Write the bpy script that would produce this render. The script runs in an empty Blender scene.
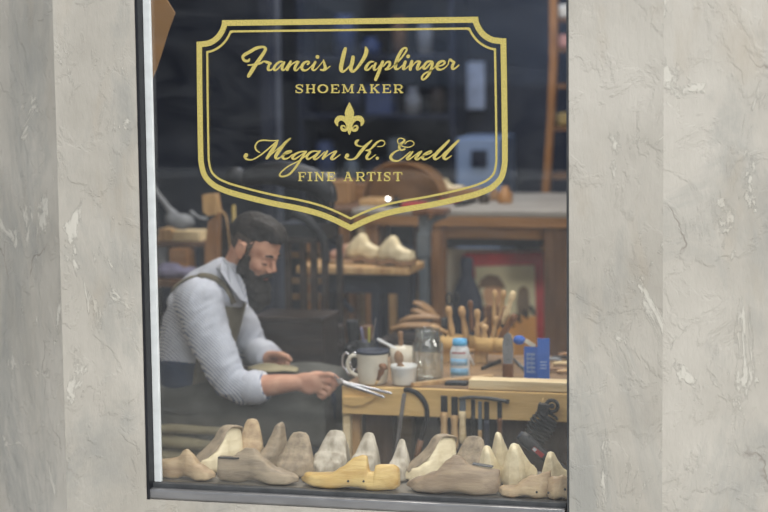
import bpy, bmesh, math, random
from mathutils import Vector, Matrix, Euler
random.seed(7)
PI = math.pi
SC = bpy.context.scene
COL = SC.collection
V = Vector
# ------------------------------------------------------------------ camera
YAW, PITCH, ROLL, FPX = .2612, .1104, -.0116, 2000.0
CAM = V((.9541, -5.6, 1.75))
_f = V((-math.sin(YAW)*math.cos(PITCH), math.cos(YAW)*math.cos(PITCH), -math.sin(PITCH)))
_r0 = V((math.cos(YAW), math.sin(YAW), 0)); _u0 = _r0.cross(_f)
_r = _r0*math.cos(ROLL)+_u0*math.sin(ROLL); _u = -_r0*math.sin(ROLL)+_u0*math.cos(ROLL)
def P(px, py, Y):
    d = _f+_r*((px-384)/FPX)+_u*((256-py)/FPX)
    return CAM+d*((Y-CAM.y)/d.y)
def PZ(px, py, z):
    d = _f+_r*((px-384)/FPX)+_u*((256-py)/FPX)
    return CAM+d*((z-CAM.z)/d.z)
def S(Y):                      # metres per photo pixel at depth Y
    return (P(385, 300, Y)-P(384, 300, Y)).length
# ------------------------------------------------------------------ materials
def lin(c):
    return tuple(((v/255)/12.92 if v/255 <= .04045 else ((v/255+.055)/1.055)**2.4) for v in c)+(1,)
def _new(name):
    m = bpy.data.materials.new(name); m.use_nodes = True
    nt = m.node_tree; b = nt.nodes['Principled BSDF']
    return m, nt, b
def mat(name, rgb, rough=.6, metal=0, var=.12, scale=14, bump=.15, bscale=60, stretch=(1, 1, 1), spec=.4, rgb2=None):
    m, nt, b = _new(name); N = nt.nodes; L = nt.links
    tc = N.new('ShaderNodeTexCoord'); mp = N.new('ShaderNodeMapping'); mp.inputs['Scale'].default_value = stretch
    L.new(tc.outputs['Object'], mp.inputs[0])
    n = N.new('ShaderNodeTexNoise'); n.inputs['Scale'].default_value = scale; n.inputs['Detail'].default_value = 5
    L.new(mp.outputs[0], n.inputs['Vector'])
    r = N.new('ShaderNodeValToRGB'); c = lin(rgb)
    lo = tuple(max(0, v*(1-var*1.6)) for v in c[:3])+(1,); hi = tuple(min(1, v*(1+var)) for v in c[:3])+(1,)
    if rgb2: lo = lin(rgb2)
    r.color_ramp.elements[0].position = .32; r.color_ramp.elements[0].color = lo
    r.color_ramp.elements[1].position = .68; r.color_ramp.elements[1].color = hi
    L.new(n.outputs['Fac'], r.inputs[0]); L.new(r.outputs[0], b.inputs['Base Color'])
    b.inputs['Roughness'].default_value = rough; b.inputs['Metallic'].default_value = metal
    b.inputs['Specular IOR Level'].default_value = spec
    if bump:
        n2 = N.new('ShaderNodeTexNoise'); n2.inputs['Scale'].default_value = bscale; n2.inputs['Detail'].default_value = 4
        L.new(mp.outputs[0], n2.inputs['Vector'])
        bp = N.new('ShaderNodeBump'); bp.inputs['Strength'].default_value = bump; bp.inputs['Distance'].default_value = .01
        L.new(n2.outputs['Fac'], bp.inputs['Height']); L.new(bp.outputs[0], b.inputs['Normal'])
    return m
def wood(name, rgb, rgb2, axis=0, rough=.55, scale=9):
    st = [7, 7, 7]; st[axis] = .8
    return mat(name, rgb, rough, 0, .12, scale, .25, 22, tuple(st), .3, rgb2)
# plaster of the facade
def plaster():
    m, nt, b = _new('rough lime plaster'); N = nt.nodes; L = nt.links
    tc = N.new('ShaderNodeTexCoord')
    def noise(scale, detail=6, st=(1, 1, 1), rough=.6, dist=0):
        mp = N.new('ShaderNodeMapping'); mp.inputs['Scale'].default_value = st; L.new(tc.outputs['Object'], mp.inputs[0])
        n = N.new('ShaderNodeTexNoise'); n.inputs['Scale'].default_value = scale; n.inputs['Detail'].default_value = detail
        n.inputs['Roughness'].default_value = rough; n.inputs['Distortion'].default_value = dist
        L.new(mp.outputs[0], n.inputs['Vector']); return n.outputs['Fac']
    def ramp(src, p0, c0, p1, c1, mode='LINEAR'):
        r = N.new('ShaderNodeValToRGB'); e = r.color_ramp.elements; r.color_ramp.interpolation = mode
        e[0].position = p0; e[0].color = c0; e[1].position = p1; e[1].color = c1
        L.new(src, r.inputs[0]); return r.outputs[0]
    def mix(a, bb, fac, kind='MIX'):
        x = N.new('ShaderNodeMix'); x.data_type = 'RGBA'; x.blend_type = kind
        if isinstance(fac, float): x.inputs[0].default_value = fac
        else: L.new(fac, x.inputs[0])
        for s, i in ((a, 6), (bb, 7)):
            if isinstance(s, tuple): x.inputs[i].default_value = s
            else: L.new(s, x.inputs[i])
        return x.outputs[2]
    w = (1, 1, 1, 1); k = (0, 0, 0, 1)
    base = mix(lin((168, 163, 153)), lin((192, 187, 177)), ramp(noise(1.6, 5), .35, k, .65, w))
    grey = ramp(noise(2.3, 8, (1, 1, .45), .7, .6), .50, k, .66, w)
    base = mix(base, lin((150, 150, 145)), mix(k, grey, .75))
    pale = ramp(noise(3.6, 9, (1.3, 1, .7), .74, .9), .59, k, .615, w)
    base = mix(base, lin((205, 201, 190)), mix(k, pale, .75))
    warm = ramp(noise(5, 6, (1, 1, .4), .6, .3), .58, k, .75, w)
    base = mix(base, lin((170, 158, 140)), mix(k, warm, .5))
    vo = N.new('ShaderNodeTexVoronoi'); vo.feature = 'DISTANCE_TO_EDGE'; vo.inputs['Scale'].default_value = 1.3
    mp = N.new('ShaderNodeMapping'); L.new(tc.outputs['Object'], mp.inputs[0])
    nz = N.new('ShaderNodeTexNoise'); nz.inputs['Scale'].default_value = 3; nz.inputs['Detail'].default_value = 5
    L.new(tc.outputs['Object'], nz.inputs['Vector'])
    va = N.new('ShaderNodeVectorMath'); va.operation = 'MULTIPLY_ADD'; va.inputs[1].default_value = (.5, .5, .5)
    L.new(nz.outputs['Color'], va.inputs[0]); L.new(mp.outputs[0], va.inputs[2]); L.new(va.outputs[0], vo.inputs['Vector'])
    crack = ramp(vo.outputs['Distance'], .0, w, .006, k)
    gate = ramp(noise(2.1, 2), .55, k, .6, w)
    cr = mix(k, crack, gate)
    base = mix(base, lin((120, 112, 104)), mix(k, cr, .6))
    L.new(base, b.inputs['Base Color']); b.inputs['Roughness'].default_value = .88; b.inputs['Specular IOR Level'].default_value = .2
    h1 = ramp(noise(6, 8, (1, 1, .9), .62, .5), .50, k, .54, w)
    h2 = noise(50, 6, (1, 1, .35), .65)
    h3 = mix(mix(h2, h1, .30), pale, .30)
    h4 = mix(h3, k, mix(k, cr, .4))
    bp = N.new('ShaderNodeBump'); bp.inputs['Strength'].default_value = .60; bp.inputs['Distance'].default_value = .012
    L.new(h4, bp.inputs['Height']); L.new(bp.outputs[0], b.inputs['Normal'])
    return m
def glass(name, r0=.045, tint=(1, 1, 1, 1), rough=0., dirt_haze=0.):
    m = bpy.data.materials.new(name); m.use_nodes = True; nt = m.node_tree; N = nt.nodes; L = nt.links
    N.clear(); out = N.new('ShaderNodeOutputMaterial')
    g = N.new('ShaderNodeNewGeometry'); d = N.new('ShaderNodeVectorMath'); d.operation = 'DOT_PRODUCT'
    L.new(g.outputs['Normal'], d.inputs[0]); L.new(g.outputs['Incoming'], d.inputs[1])
    def mt(op, a, b=None, v=None):
        x = N.new('ShaderNodeMath'); x.operation = op
        if isinstance(a, float): x.inputs[0].default_value = a
        else: L.new(a, x.inputs[0])
        if b is not None:
            if isinstance(b, float): x.inputs[1].default_value = b
            else: L.new(b, x.inputs[1])
        return x.outputs[0]
    c = mt('ABSOLUTE', d.outputs['Value']); p = mt('POWER', mt('SUBTRACT', 1., c), 5.)
    fac = mt('ADD', mt('MULTIPLY', p, 1.-r0), r0)
    tr = N.new('ShaderNodeBsdfTransparent'); tr.inputs[0].default_value = tint
    gl = N.new('ShaderNodeBsdfGlossy'); gl.inputs['Roughness'].default_value = rough
    mx = N.new('ShaderNodeMixShader'); L.new(fac, mx.inputs[0]); L.new(tr.outputs[0], mx.inputs[1]); L.new(gl.outputs[0], mx.inputs[2])
    last = mx.outputs[0]
    if dirt_haze:  # streaky pale haze painted in along with the grime
        tc = N.new('ShaderNodeTexCoord'); mp = N.new('ShaderNodeMapping'); mp.inputs['Scale'].default_value = (1.2, 1, 3)
        mp.inputs['Rotation'].default_value = (0, .5, 0)
        n = N.new('ShaderNodeTexNoise'); n.inputs['Scale'].default_value = 3; n.inputs['Detail'].default_value = 9; n.inputs['Roughness'].default_value = .7; n.inputs['Distortion'].default_value = 1.2
        L.new(tc.outputs['Object'], mp.inputs[0]); L.new(mp.outputs[0], n.inputs['Vector'])
        r = N.new('ShaderNodeMapRange'); r.inputs[1].default_value = .35; r.inputs[2].default_value = .8; r.inputs[3].default_value = dirt_haze*.25; r.inputs[4].default_value = dirt_haze*2.2
        L.new(n.outputs['Fac'], r.inputs[0])
        df = N.new('ShaderNodeBsdfDiffuse'); df.inputs[0].default_value = (.75, .78, .8, 1)
        m2 = N.new('ShaderNodeMixShader'); L.new(r.outputs[0], m2.inputs[0]); L.new(last, m2.inputs[1]); L.new(df.outputs[0], m2.inputs[2]); last = m2.outputs[0]
    L.new(last, out.inputs[0]); return m
def cloth(name, rgb, rgb2=None, stripes=0, axis='X', rough=.9, var=.08):
    m = mat(name, rgb, rough, 0, var, 10, .2, 220, (1, 1, 1), .15, rgb2)
    if stripes:
        nt = m.node_tree; N = nt.nodes; L = nt.links; b = N['Principled BSDF']
        src = b.inputs['Base Color'].links[0].from_socket
        w = N.new('ShaderNodeTexWave'); w.bands_direction = axis; w.inputs['Scale'].default_value = stripes; w.inputs['Distortion'].default_value = .6
        tc = N.new('ShaderNodeTexCoord'); L.new(tc.outputs['Object'], w.inputs['Vector'])
        r = N.new('ShaderNodeValToRGB'); r.color_ramp.elements[0].position = .1; r.color_ramp.elements[1].position = .45
        r.color_ramp.elements[0].color = (.30, .36, .52, 1); r.color_ramp.elements[1].color = (1, 1, 1, 1)
        L.new(w.outputs['Fac'], r.inputs[0])
        x = N.new('ShaderNodeMix'); x.data_type = 'RGBA'; x.blend_type = 'MULTIPLY'; x.inputs[0].default_value = 1
        L.new(src, x.inputs[6]); L.new(r.outputs[0], x.inputs[7]); L.new(x.outputs[2], b.inputs['Base Color'])
    return m
M = {}
M['plaster'] = plaster()
M['glass'] = glass('shop window glass', .052, (.985, .99, .99, 1), 0, .010)
M['jarglass'] = glass('jar glass', .10, (.93, .95, .94, 1), .03, .05)
M['gold'] = mat('gold leaf', (198, 182, 104), .5, .15, .16, 260, .1, 300)
M['blackmetal'] = mat('black painted metal', (32, 33, 38), .45, .2, .2, 20, .1)
M['whitepaint'] = mat('white painted strip', (222, 226, 226), .5, 0, .05, 30, .05)
M['alu'] = mat('dull aluminium', (150, 150, 152), .38, .75, .1, 30, .1, 80, (.3, 1, 1))
M['darkalu'] = mat('dark grey metal', (84, 86, 88), .5, .5, .12, 30, .1)
M['lastlight'] = wood('pale unworn last wood', (224, 212, 180), (208, 192, 154), 0, .5, 6)
M['lasttan'] = wood('tan last wood', (178, 156, 122), (146, 120, 90), 0, .45, 6)
M['lastbrown'] = wood('brown last wood', (156, 136, 110), (122, 102, 82), 0, .45, 6)
M['lastgrey'] = wood('greyed last wood', (158, 142, 118), (118, 104, 86), 0, .55, 6)
M['lastgreywhite'] = wood('grey white last wood', (186, 178, 162), (140, 130, 112), 2, .55, 6)
M['lastyellow'] = wood('varnished yellow last wood', (206, 178, 114), (184, 146, 80), 0, .25, 6)
M['leathertan'] = mat('tan leather', (150, 118, 82), .5, 0, .15, 20, .2)
M['leatherbrown'] = mat('brown leather', (142, 110, 80), .55, 0, .15, 12, .2)
M['hole'] = mat('dark bored hole', (34, 28, 24), .8, 0, 0, 5, 0)
M['ply'] = wood('birch plywood', (218, 184, 124), (202, 166, 106), 0, .5, 4)
M['palewood'] = wood('pale sawn wood', (226, 208, 170), (206, 182, 138), 0, .6, 7)
M['benchtop'] = wood('worn bench wood', (150, 122, 88), (96, 74, 52), 0, .6, 6)
M['orangewood'] = wood('orange varnished wood', (166, 124, 80), (134, 96, 60), 0, .4, 5)
M['orangewoodz'] = wood('orange varnished upright wood', (150, 110, 72), (118, 84, 54), 2, .4, 5)
M['brownwood'] = wood('brown board', (112, 84, 62), (86, 62, 44), 2, .55, 5)
M['darkwood'] = wood('dark stained wood', (54, 44, 38), (34, 28, 26), 0, .5, 5)
M['handle'] = wood('turned handle wood', (200, 168, 122), (168, 132, 90), 2, .35, 6)
M['handledark'] = wood('dark turned handle wood', (120, 82, 52), (88, 58, 38), 2, .35, 6)
M['steel'] = mat('bright steel', (205, 205, 208), .25, .9, .06, 40, .05)
M['iron'] = mat('dark iron', (48, 50, 54), .45, .6, .15, 30, .15)
M['greypaint'] = mat('grey painted steel', (104, 114, 124), .5, .2, .1, 20, .1)
M['black'] = mat('black plastic', (26, 27, 30), .45, 0, .1, 20, .05)
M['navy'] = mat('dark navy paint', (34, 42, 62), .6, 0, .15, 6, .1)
M['ceramic'] = mat('cream glazed ceramic', (212, 206, 190), .2, 0, .04, 30, 0)
M['whiteceramic'] = mat('white glazed ceramic', (214, 216, 214), .2, 0, .03, 30, 0)
M['whiteplastic'] = mat('white plastic', (224, 228, 232), .35, 0, .02, 30, 0)
M['blueplastic'] = mat('sky blue plastic', (96, 176, 226), .35, 0, .03, 30, 0)
M['paleblue'] = mat('pale blue print', (140, 190, 226), .4, 0, .12, 60, 0)
M['red'] = mat('red print', (168, 44, 44), .5, 0, .08, 30, 0)
M['shelfblue'] = mat('faded blue tin paint', (62, 76, 112), .6, 0, .1, 10, 0)
M['bluecard'] = mat('bright blue card', (58, 108, 204), .5, 0, .06, 20, 0)
M['bluewhite'] = mat('white print on blue', (170, 196, 232), .5, 0, .1, 20, 0)
M['skin'] = mat('skin', (198, 154, 130), .5, 0, .09, 24, .06, 160, (1, 1, 1), .35, (184, 134, 112))
M['hair'] = mat('dark brown hair', (30, 24, 21), .6, 0, .4, 60, .7, 90, (1, 1, .35), .3)
M['fade'] = mat('short clipped hair', (78, 68, 62), .8, 0, .25, 90, .4, 250)
M['shirt'] = cloth('pale blue striped shirt cotton', (206, 209, 216), None, 44, 'DIAGONAL')
M['cuff'] = cloth('pale striped cuff cotton', (212, 214, 220), None, 52, 'X')
M['apron'] = cloth('dark grey waxed apron canvas', (84, 84, 80), (66, 66, 64), 0, 'X', .75)
M['bib'] = cloth('olive grey apron canvas', (112, 106, 90), (94, 90, 76))
M['trousers'] = cloth('dark blue denim', (42, 54, 76), (34, 42, 60))
M['olive'] = cloth('olive canvas', (160, 152, 124), (134, 126, 102))
M['greycloth'] = cloth('grey cloth', (150, 154, 160), (120, 124, 132))
M['purplecloth'] = cloth('lavender cloth', (132, 130, 156), (104, 102, 128))
M['paper'] = mat('pale paper', (232, 226, 208), .8, 0, .06, 8, 0)
M['kraft'] = mat('brown kraft paper', (160, 124, 84), .7, 0, .08, 8, .1)
# ------------------------------------------------------------------ mesh helpers
class MB:
    def __init__(s): s.bm = bmesh.new(); s.mats = []
    def mi(s, m):
        if m is None: return 0
        if m not in s.mats: s.mats.append(m)
        return s.mats.index(m)
    def box(s, c, size, rot=None, mt=None, bev=0):
        c = V(c); R = (rot.to_matrix() if isinstance(rot, Euler) else rot) if rot is not None else Matrix.Identity(3)
        hx, hy, hz = [v/2 for v in size]
        b2 = bmesh.new(); bmesh.ops.create_cube(b2, size=1)
        for v in b2.verts: v.co = V((v.co.x*size[0], v.co.y*size[1], v.co.z*size[2]))
        if bev: bmesh.ops.bevel(b2, geom=b2.edges[:], offset=min(bev, min(size)*.45), segments=2, affect='EDGES', profile=.6)
        for v in b2.verts: v.co = R @ v.co + c
        s.merge(b2, mt, False); return s
    def merge(s, b2, mt=None, smooth=False):
        k = s.mi(mt); mp = {}
        for v in b2.verts: mp[v] = s.bm.verts.new(v.co)
        for f in b2.faces:
            try: nf = s.bm.faces.new([mp[v] for v in f.verts])
            except ValueError: continue
            nf.material_index = k; nf.smooth = smooth
        b2.free()
    def loft(s, rings, mt=None, smooth=True, caps=True, closed=True):
        k = s.mi(mt); rr = [[s.bm.verts.new(p) for p in ring] for ring in rings]; n = len(rr[0])
        for a, b in zip(rr, rr[1:]):
            for i in range(n if closed else n-1):
                j = (i+1) % n
                f = s.bm.faces.new((a[i], a[j], b[j], b[i])); f.smooth = smooth; f.material_index = k
        if caps and closed:
            for q in (list(reversed(rr[0])), rr[-1]):
                f = s.bm.faces.new(q); f.smooth = False; f.material_index = k
        return s
    def tube(s, pts, rad, mt=None, n=12, flat=1., up=None, sm=0):
        pts = [V(p) for p in pts]
        if not isinstance(rad, (list, tuple)): rad = [rad]*len(pts)
        if sm:
            pts, rad = smoothpath(pts, rad, sm)
        rings = []; ref = V(up) if up else None; prev = None
        for i, p in enumerate(pts):
            t = (pts[min(i+1, len(pts)-1)]-pts[max(i-1, 0)]).normalized()
            if prev is None:
                a = ref if ref else (V((0, 0, 1)) if abs(t.z) < .9 else V((1, 0, 0)))
            else: a = prev
            a = (a-t*a.dot(t)).normalized(); prev = a; b = t.cross(a)
            r = rad[i]; rx, ry = (r if isinstance(r, tuple) else (r, r*flat))
            rings.append([p+a*(rx*math.cos(2*PI*k/n))+b*(ry*math.sin(2*PI*k/n)) for k in range(n)])
        return s.loft(rings, mt)
    def cyl(s, a, b, r, r2=None, mt=None, n=16): return s.tube([a, b], [r, r if r2 is None else r2], mt, n)
    def lathe(s, prof, c=(0, 0, 0), axis=(0, 0, 1), n=24, mt=None, squash=1.):
        c = V(c); z = V(axis).normalized(); x = (V((1, 0, 0)) if abs(z.x) < .9 else V((0, 1, 0))); x = (x-z*x.dot(z)).normalized(); y = z.cross(x)
        rings = [[c+z*h+x*(max(r, 1e-4)*math.cos(2*PI*k/n))+y*(max(r, 1e-4)*squash*math.sin(2*PI*k/n)) for k in range(n)] for r, h in prof]
        return s.loft(rings, mt)
    def ell(s, c, r, rot=None, mt=None, n=20):
        b2 = bmesh.new(); bmesh.ops.create_uvsphere(b2, u_segments=n, v_segments=max(8, n//2+2), radius=1)
        R = (rot.to_matrix() if isinstance(rot, Euler) else rot) if rot is not None else Matrix.Identity(3)
        for v in b2.verts: v.co = R @ V((v.co.x*r[0], v.co.y*r[1], v.co.z*r[2])) + V(c)
        s.merge(b2, mt, True); return s
    def prism(s, pts, d, mt=None, smooth=False):      # outline pts (3D, planar), thickness vector d
        d = V(d); a = [V(p) for p in pts]; s.loft([a, [p+d for p in a]], mt, smooth); return s
    def torus(s, c, R, r, axis=(0, 1, 0), mt=None, n=28, m=8, a0=0, a1=2*PI):
        z = V(axis).normalized(); x = (V((1, 0, 0)) if abs(z.x) < .9 else V((0, 1, 0))); x = (x-z*x.dot(z)).normalized(); y = z.cross(x); c = V(c)
        full = abs(a1-a0-2*PI) < 1e-6
        pts = [c+x*(R*math.cos(a0+(a1-a0)*k/n))+y*(R*math.sin(a0+(a1-a0)*k/n)) for k in range(n+1)]
        return s.tube(pts, r, mt, m, 1., up=z)
def smoothpath(pts, rad, k):
    P_, R_ = [], []
    n = len(pts)
    tup = isinstance(rad[0], tuple)
    for i in range(n-1):
        p0, p1, p2, p3 = pts[max(i-1, 0)], pts[i], pts[i+1], pts[min(i+2, n-1)]
        for j in range(k):
            t = j/k
            P_.append(.5*((2*p1)+(p2-p0)*t+(2*p0-5*p1+4*p2-p3)*t*t+(3*p1-p0-3*p2+p3)*t**3))
            if tup: R_.append(tuple(a+(b-a)*t for a, b in zip(rad[i], rad[i+1])))
            else: R_.append(rad[i]+(rad[i+1]-rad[i])*t)
    P_.append(pts[-1]); R_.append(rad[-1]); return P_, R_
def wloc(o):
    m = V((0, 0, 0))
    while o is not None: m += V(o.location); o = o.parent
    return m
def obj(name, mb, m=None, parent=None, local=False):
    """links one mesh object; unless local, mb is in world space and is moved into the frame of its parent / its own base"""
    bm = mb.bm
    if not getattr(mb, 'raw', 0): bmesh.ops.recalc_face_normals(bm, faces=bm.faces[:])
    off = V((0, 0, 0))
    if parent is not None and not local: off = wloc(parent)
    me = bpy.data.meshes.new(name)
    mats = mb.mats or [m]
    for x in mats: me.materials.append(x if x is not None else m)
    o = bpy.data.objects.new(name, me); COL.objects.link(o)
    if parent is None and not local:
        xs = [v.co for v in bm.verts]
        off = V(((min(p.x for p in xs)+max(p.x for p in xs))/2, (min(p.y for p in xs)+max(p.y for p in xs))/2, min(p.z for p in xs)))
        o.location = off
    for v in bm.verts: v.co -= off
    bm.to_mesh(me); bm.free()
    if parent is not None: o.parent = parent
    return o
def tag(o, label=None, cat=None, group=None, kind=None):
    if label: o['label'] = label
    if cat: o['category'] = cat
    if group: o['group'] = group
    if kind: o['kind'] = kind
    return o
def thing(name, label, cat, loc=(0, 0, 0), rot=(0, 0, 0), group=None):
    o = bpy.data.objects.new(name, None); COL.objects.link(o); o.location = loc; o.rotation_euler = rot
    o.empty_display_size = .05
    return tag(o, label, cat, group)
def struct(name, mb, m):
    return tag(obj(name, mb, m), None, None, None, 'structure')
def copy_thing(root, loc, rot, label, group=None, scale=None):
    r = root.copy(); COL.objects.link(r); r.location = loc; r.rotation_euler = rot; r['label'] = label
    if group: r['group'] = group
    if scale: r.scale = scale
    for ch in list(root.children):
        c = ch.copy(); COL.objects.link(c); c.parent = r
        for g in list(ch.children):
            d = g.copy(); COL.objects.link(d); d.parent = c
    return r
def blob(name, mb, m, parent=None, voxel=.005, smooth=4, disp=None, local=False, keep=None):
    """fuses the overlapping pieces of mb into one continuous surface"""
    bm = mb.bm; bmesh.ops.recalc_face_normals(bm, faces=bm.faces[:])
    me = bpy.data.meshes.new('tmp'); bm.to_mesh(me); bm.free()
    o = bpy.data.objects.new('tmp', me); COL.objects.link(o)
    r = o.modifiers.new('r', 'REMESH'); r.mode = 'VOXEL'; r.voxel_size = voxel; r.use_smooth_shade = True
    if smooth:
        s = o.modifiers.new('s', 'SMOOTH'); s.iterations = smooth; s.factor = .5
    dg = bpy.context.evaluated_depsgraph_get(); dg.update()
    me2 = bpy.data.meshes.new_from_object(o.evaluated_get(dg))
    bpy.data.objects.remove(o); 
    if disp:
        for v, n in zip(me2.vertices, [x.vector.copy() for x in me2.vertex_normals]):
            v.co += n*disp(v.co)
    b2 = bmesh.new(); b2.from_mesh(me2); 
    if keep:
        dead = [v for v in b2.verts if not keep(v.co)]; bmesh.ops.delete(b2, geom=dead, context='VERTS')
    for f in b2.faces: f.smooth = True; f.material_index = 0
    q = MB(); q.bm.free(); q.bm = b2
    return obj(name, q, m, parent, local)
from mathutils import noise as mnoise
def nz(p, s): return mnoise.noise(V(p)*s)
# ------------------------------------------------------------------ shell
XL, XR, ZB, ZT = P(134, 0, -.06).x+.0, P(569, 256, -.06).x, .360, 2.35       # rough window opening in the facade
XC0 = P(60, 256, -.06).x                        # outer corner of the facade at one side
XC1 = P(663, 256, -.06).x
def wallbox(name, pts):
    """pts: plan outline of the wall piece, from z0 to z1, finely cut so that it can be uneven"""
    pass
mb = MB()
mb.box(((XC0+XL)/2, -.034, 1.7), (XL-XC0, .052, 3.4))
mb.box(((XC1+XR)/2, -.034, 1.7), (XC1-XR, .052, 3.4))
mb.box(((XL+XR)/2, -.034, ZB/2), (XR-XL, .052, ZB))
mb.box(((XL+XR)/2, -.034, (ZT+3.4)/2), (XR-XL, .052, 3.4-ZT))
struct('wall_front', mb, M['plaster'])
# the two returns: the pier steps back on one side, and bends only slightly on the other
a = V((XC0, -.06, 0)); b = a+V((-1.7, 1.5, 0)); mb = MB()
mb.prism([a, b, b+V((.1, .15, 0)), a+V((0, .26, 0))], (0, 0, 3.4)); struct('wall_left_return', mb, M['plaster'])
a = V((XC1, -.06, 0)); b = a+V((2.2, .38, 0)); mb = MB()
mb.prism([a, a+V((0, .26, 0)), b+V((0, .26, 0)), b], (0, 0, 3.4)); struct('wall_right_return', mb, M['plaster'])
mb = MB(); mb.box((-1.2, 3.1, -.05), (8.4, 5.9, .1)); struct('floor', mb, wood('old floor boards', (96, 78, 62), (66, 54, 44), 0))
mb = MB(); mb.box((-1.2, 3.1, 3.15), (8.4, 6.1, .1)); struct('ceiling', mb, mat('ceiling paint', (120, 122, 126), .9))
WB = mat('dark blue grey wall paint', (44, 50, 64), .8, 0, .2, 2.5, .1)
mb = MB(); mb.box((-1.2, 6.1, 1.5), (8.4, .1, 3.2)); struct('wall_back', mb, WB)
mb = MB(); mb.box((-5.45, 3.6, 1.5), (.1, 4.9, 3.2)); struct('wall_left', mb, WB)
mb = MB(); mb.box((2.9, 3.3, 1.5), (.1, 5.6, 3.2)); struct('wall_right', mb, WB)
mb = MB(); mb.box((-4.6, .98, 1.5), (1.7, .1, 3.2)); struct('wall_front_left', mb, WB)
# street outside
mb = MB(); mb.box((-2, -1.55, -.06), (30, 2.9, .12)); struct('ground_pavement', mb, mat('pale concrete paving', (190, 188, 182), .9, 0, .1, 3, .2))
mb = MB(); mb.box((-2, -11.05, -.1), (40, 16.1, .1)); struct('ground_road', mb, mat('worn concrete road', (168, 169, 168), .9, 0, .12, 4, .2))
mb = MB(); mb.box((-7, -19.6, 5), (30, 1, 10)); struct('wall_opposite_building', mb, mat('dark blue painted facade', (66, 72, 90), .85, 0, .3, .5, .1))
mb = MB()
for x, w in ((-13.5, 2.2), (-6.3, .8), (-4.2, 2.6), (-.4, 2.4)):
    mb.box((x, -19.08, 2.6), (w, .06, 3.0))
struct('reflection_panel_opposite', mb, mat('pale blue reflection panel', (150, 166, 194), .5, 0, .3, .9))  # pale panels added opposite to show as a bright reflection in the glass
# ------------------------------------------------------------------ shop window
zt = 2.33
mb = MB(); mb.box((-.625, .003, (ZB+.045+zt)/2), (1.262, .006, zt-ZB-.045)); 
gl = obj('window_1', mb, M['glass']); tag(gl, kind='structure')
x1 = P(148.6, 256, -.015).x; x2 = P(156.6, 256, -.008).x
mb = MB(); mb.box(((XL-.0+x1)/2, -.026, (ZB+zt)/2), (x1-XL, .064, zt-ZB), bev=.003); struct('trim_1', mb, M['blackmetal'])
mb = MB(); mb.box(((x1+x2)/2, -.008, (ZB+.045+zt)/2), (x2-x1-.001, .014, zt-ZB-.047), bev=.002); struct('trim_2', mb, M['whitepaint'])
mb = MB(); mb.box((XR+.001-.004, -.030, (ZB+zt)/2), (.010, .05, zt-ZB), bev=.002); struct('trim_3', mb, M['darkalu'])
mb = MB(); mb.box((-.645, -.026, .376), (1.286, .05, .030), bev=.006); struct('trim_4', mb, M['alu'])
mb = MB(); mb.box((-.645, -.010, .398), (1.286, .030, .014), bev=.002); struct('trim_5', mb, M['darkalu'])
mb = MB(); mb.box((-.645, -.012, zt), (1.286, .036, .03), bev=.003); struct('trim_6', mb, M['blackmetal'])
# ------------------------------------------------------------------ gilded sign on the glass
sign = thing('window_sign', 'gold leaf shop sign with framed script names on the window glass', 'sign', (-.642, -.002, 1.183))
LAY = [0]
def ribbon(mb, pts, ends=True):
    mb.raw = 1; dot = len(pts) == 2 and abs(pts[0][0]-pts[1][0]) < .2 and pts[0][1] == pts[1][1]
    """pts: (px, py, width px): a pen stroke laid on the glass"""
    LAY[0] += 1; y = -.0022-.00003*(LAY[0] % 20)
    p = [V((a[0], a[1], 0)) for a in pts]; w = [a[2] for a in pts]
    if len(p) > 2: p, w = smoothpath(p, w, 7)
    def G(q): o = P(q.x, q.y, 0); return (o.x, y, o.z)
    L, R = [], []
    for i, q in enumerate(p):
        t = p[min(i+1, len(p)-1)]-p[max(i-1, 0)]
        if t.length < 1e-6: t = V((1, 0, 0))
        t.normalize(); nn = V((-t.y, t.x, 0))*(w[i]/2); L.append(mb.bm.verts.new(G(q+nn))); R.append(mb.bm.verts.new(G(q-nn)))
    if not dot:
        for i in range(len(p)-1): mb.bm.faces.new((L[i], L[i+1], R[i+1], R[i]))
    if ends:
        for q, ww, dy in (((p[0], w[0], 1.3e-5), (p[-1], w[-1], 2.2e-5)) if not dot else ((p[0], w[0], 0),)):
            mb.bm.faces.new([mb.bm.verts.new(V(G(q+V((math.cos(2*PI*k/14), math.sin(2*PI*k/14), 0))*(ww*.49)))+V((0, dy, 0))) for k in range(14)])
    for f in mb.bm.faces:
        f.normal_update()
        if f.normal.y > 0: f.normal_flip()
def solid(o, t=.0005):
    m = o.modifiers.new('thickness', 'SOLIDIFY'); m.thickness = t*.8; m.offset = -1; return o
def script(name, label, groups, k=1.):
    mb = MB()
    for ox, oy, sc, strokes in groups:
        for st in strokes:
            if len(st) == 1: st = [st[0], (st[0][0]+1, st[0][1], st[0][2])]
            ribbon(mb, [(ox+x/sc, oy+y/sc, w*k/sc) for x, y, w in st])
    o = solid(obj(name, mb, M['gold'], sign)); o['label'] = label; return o
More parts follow.
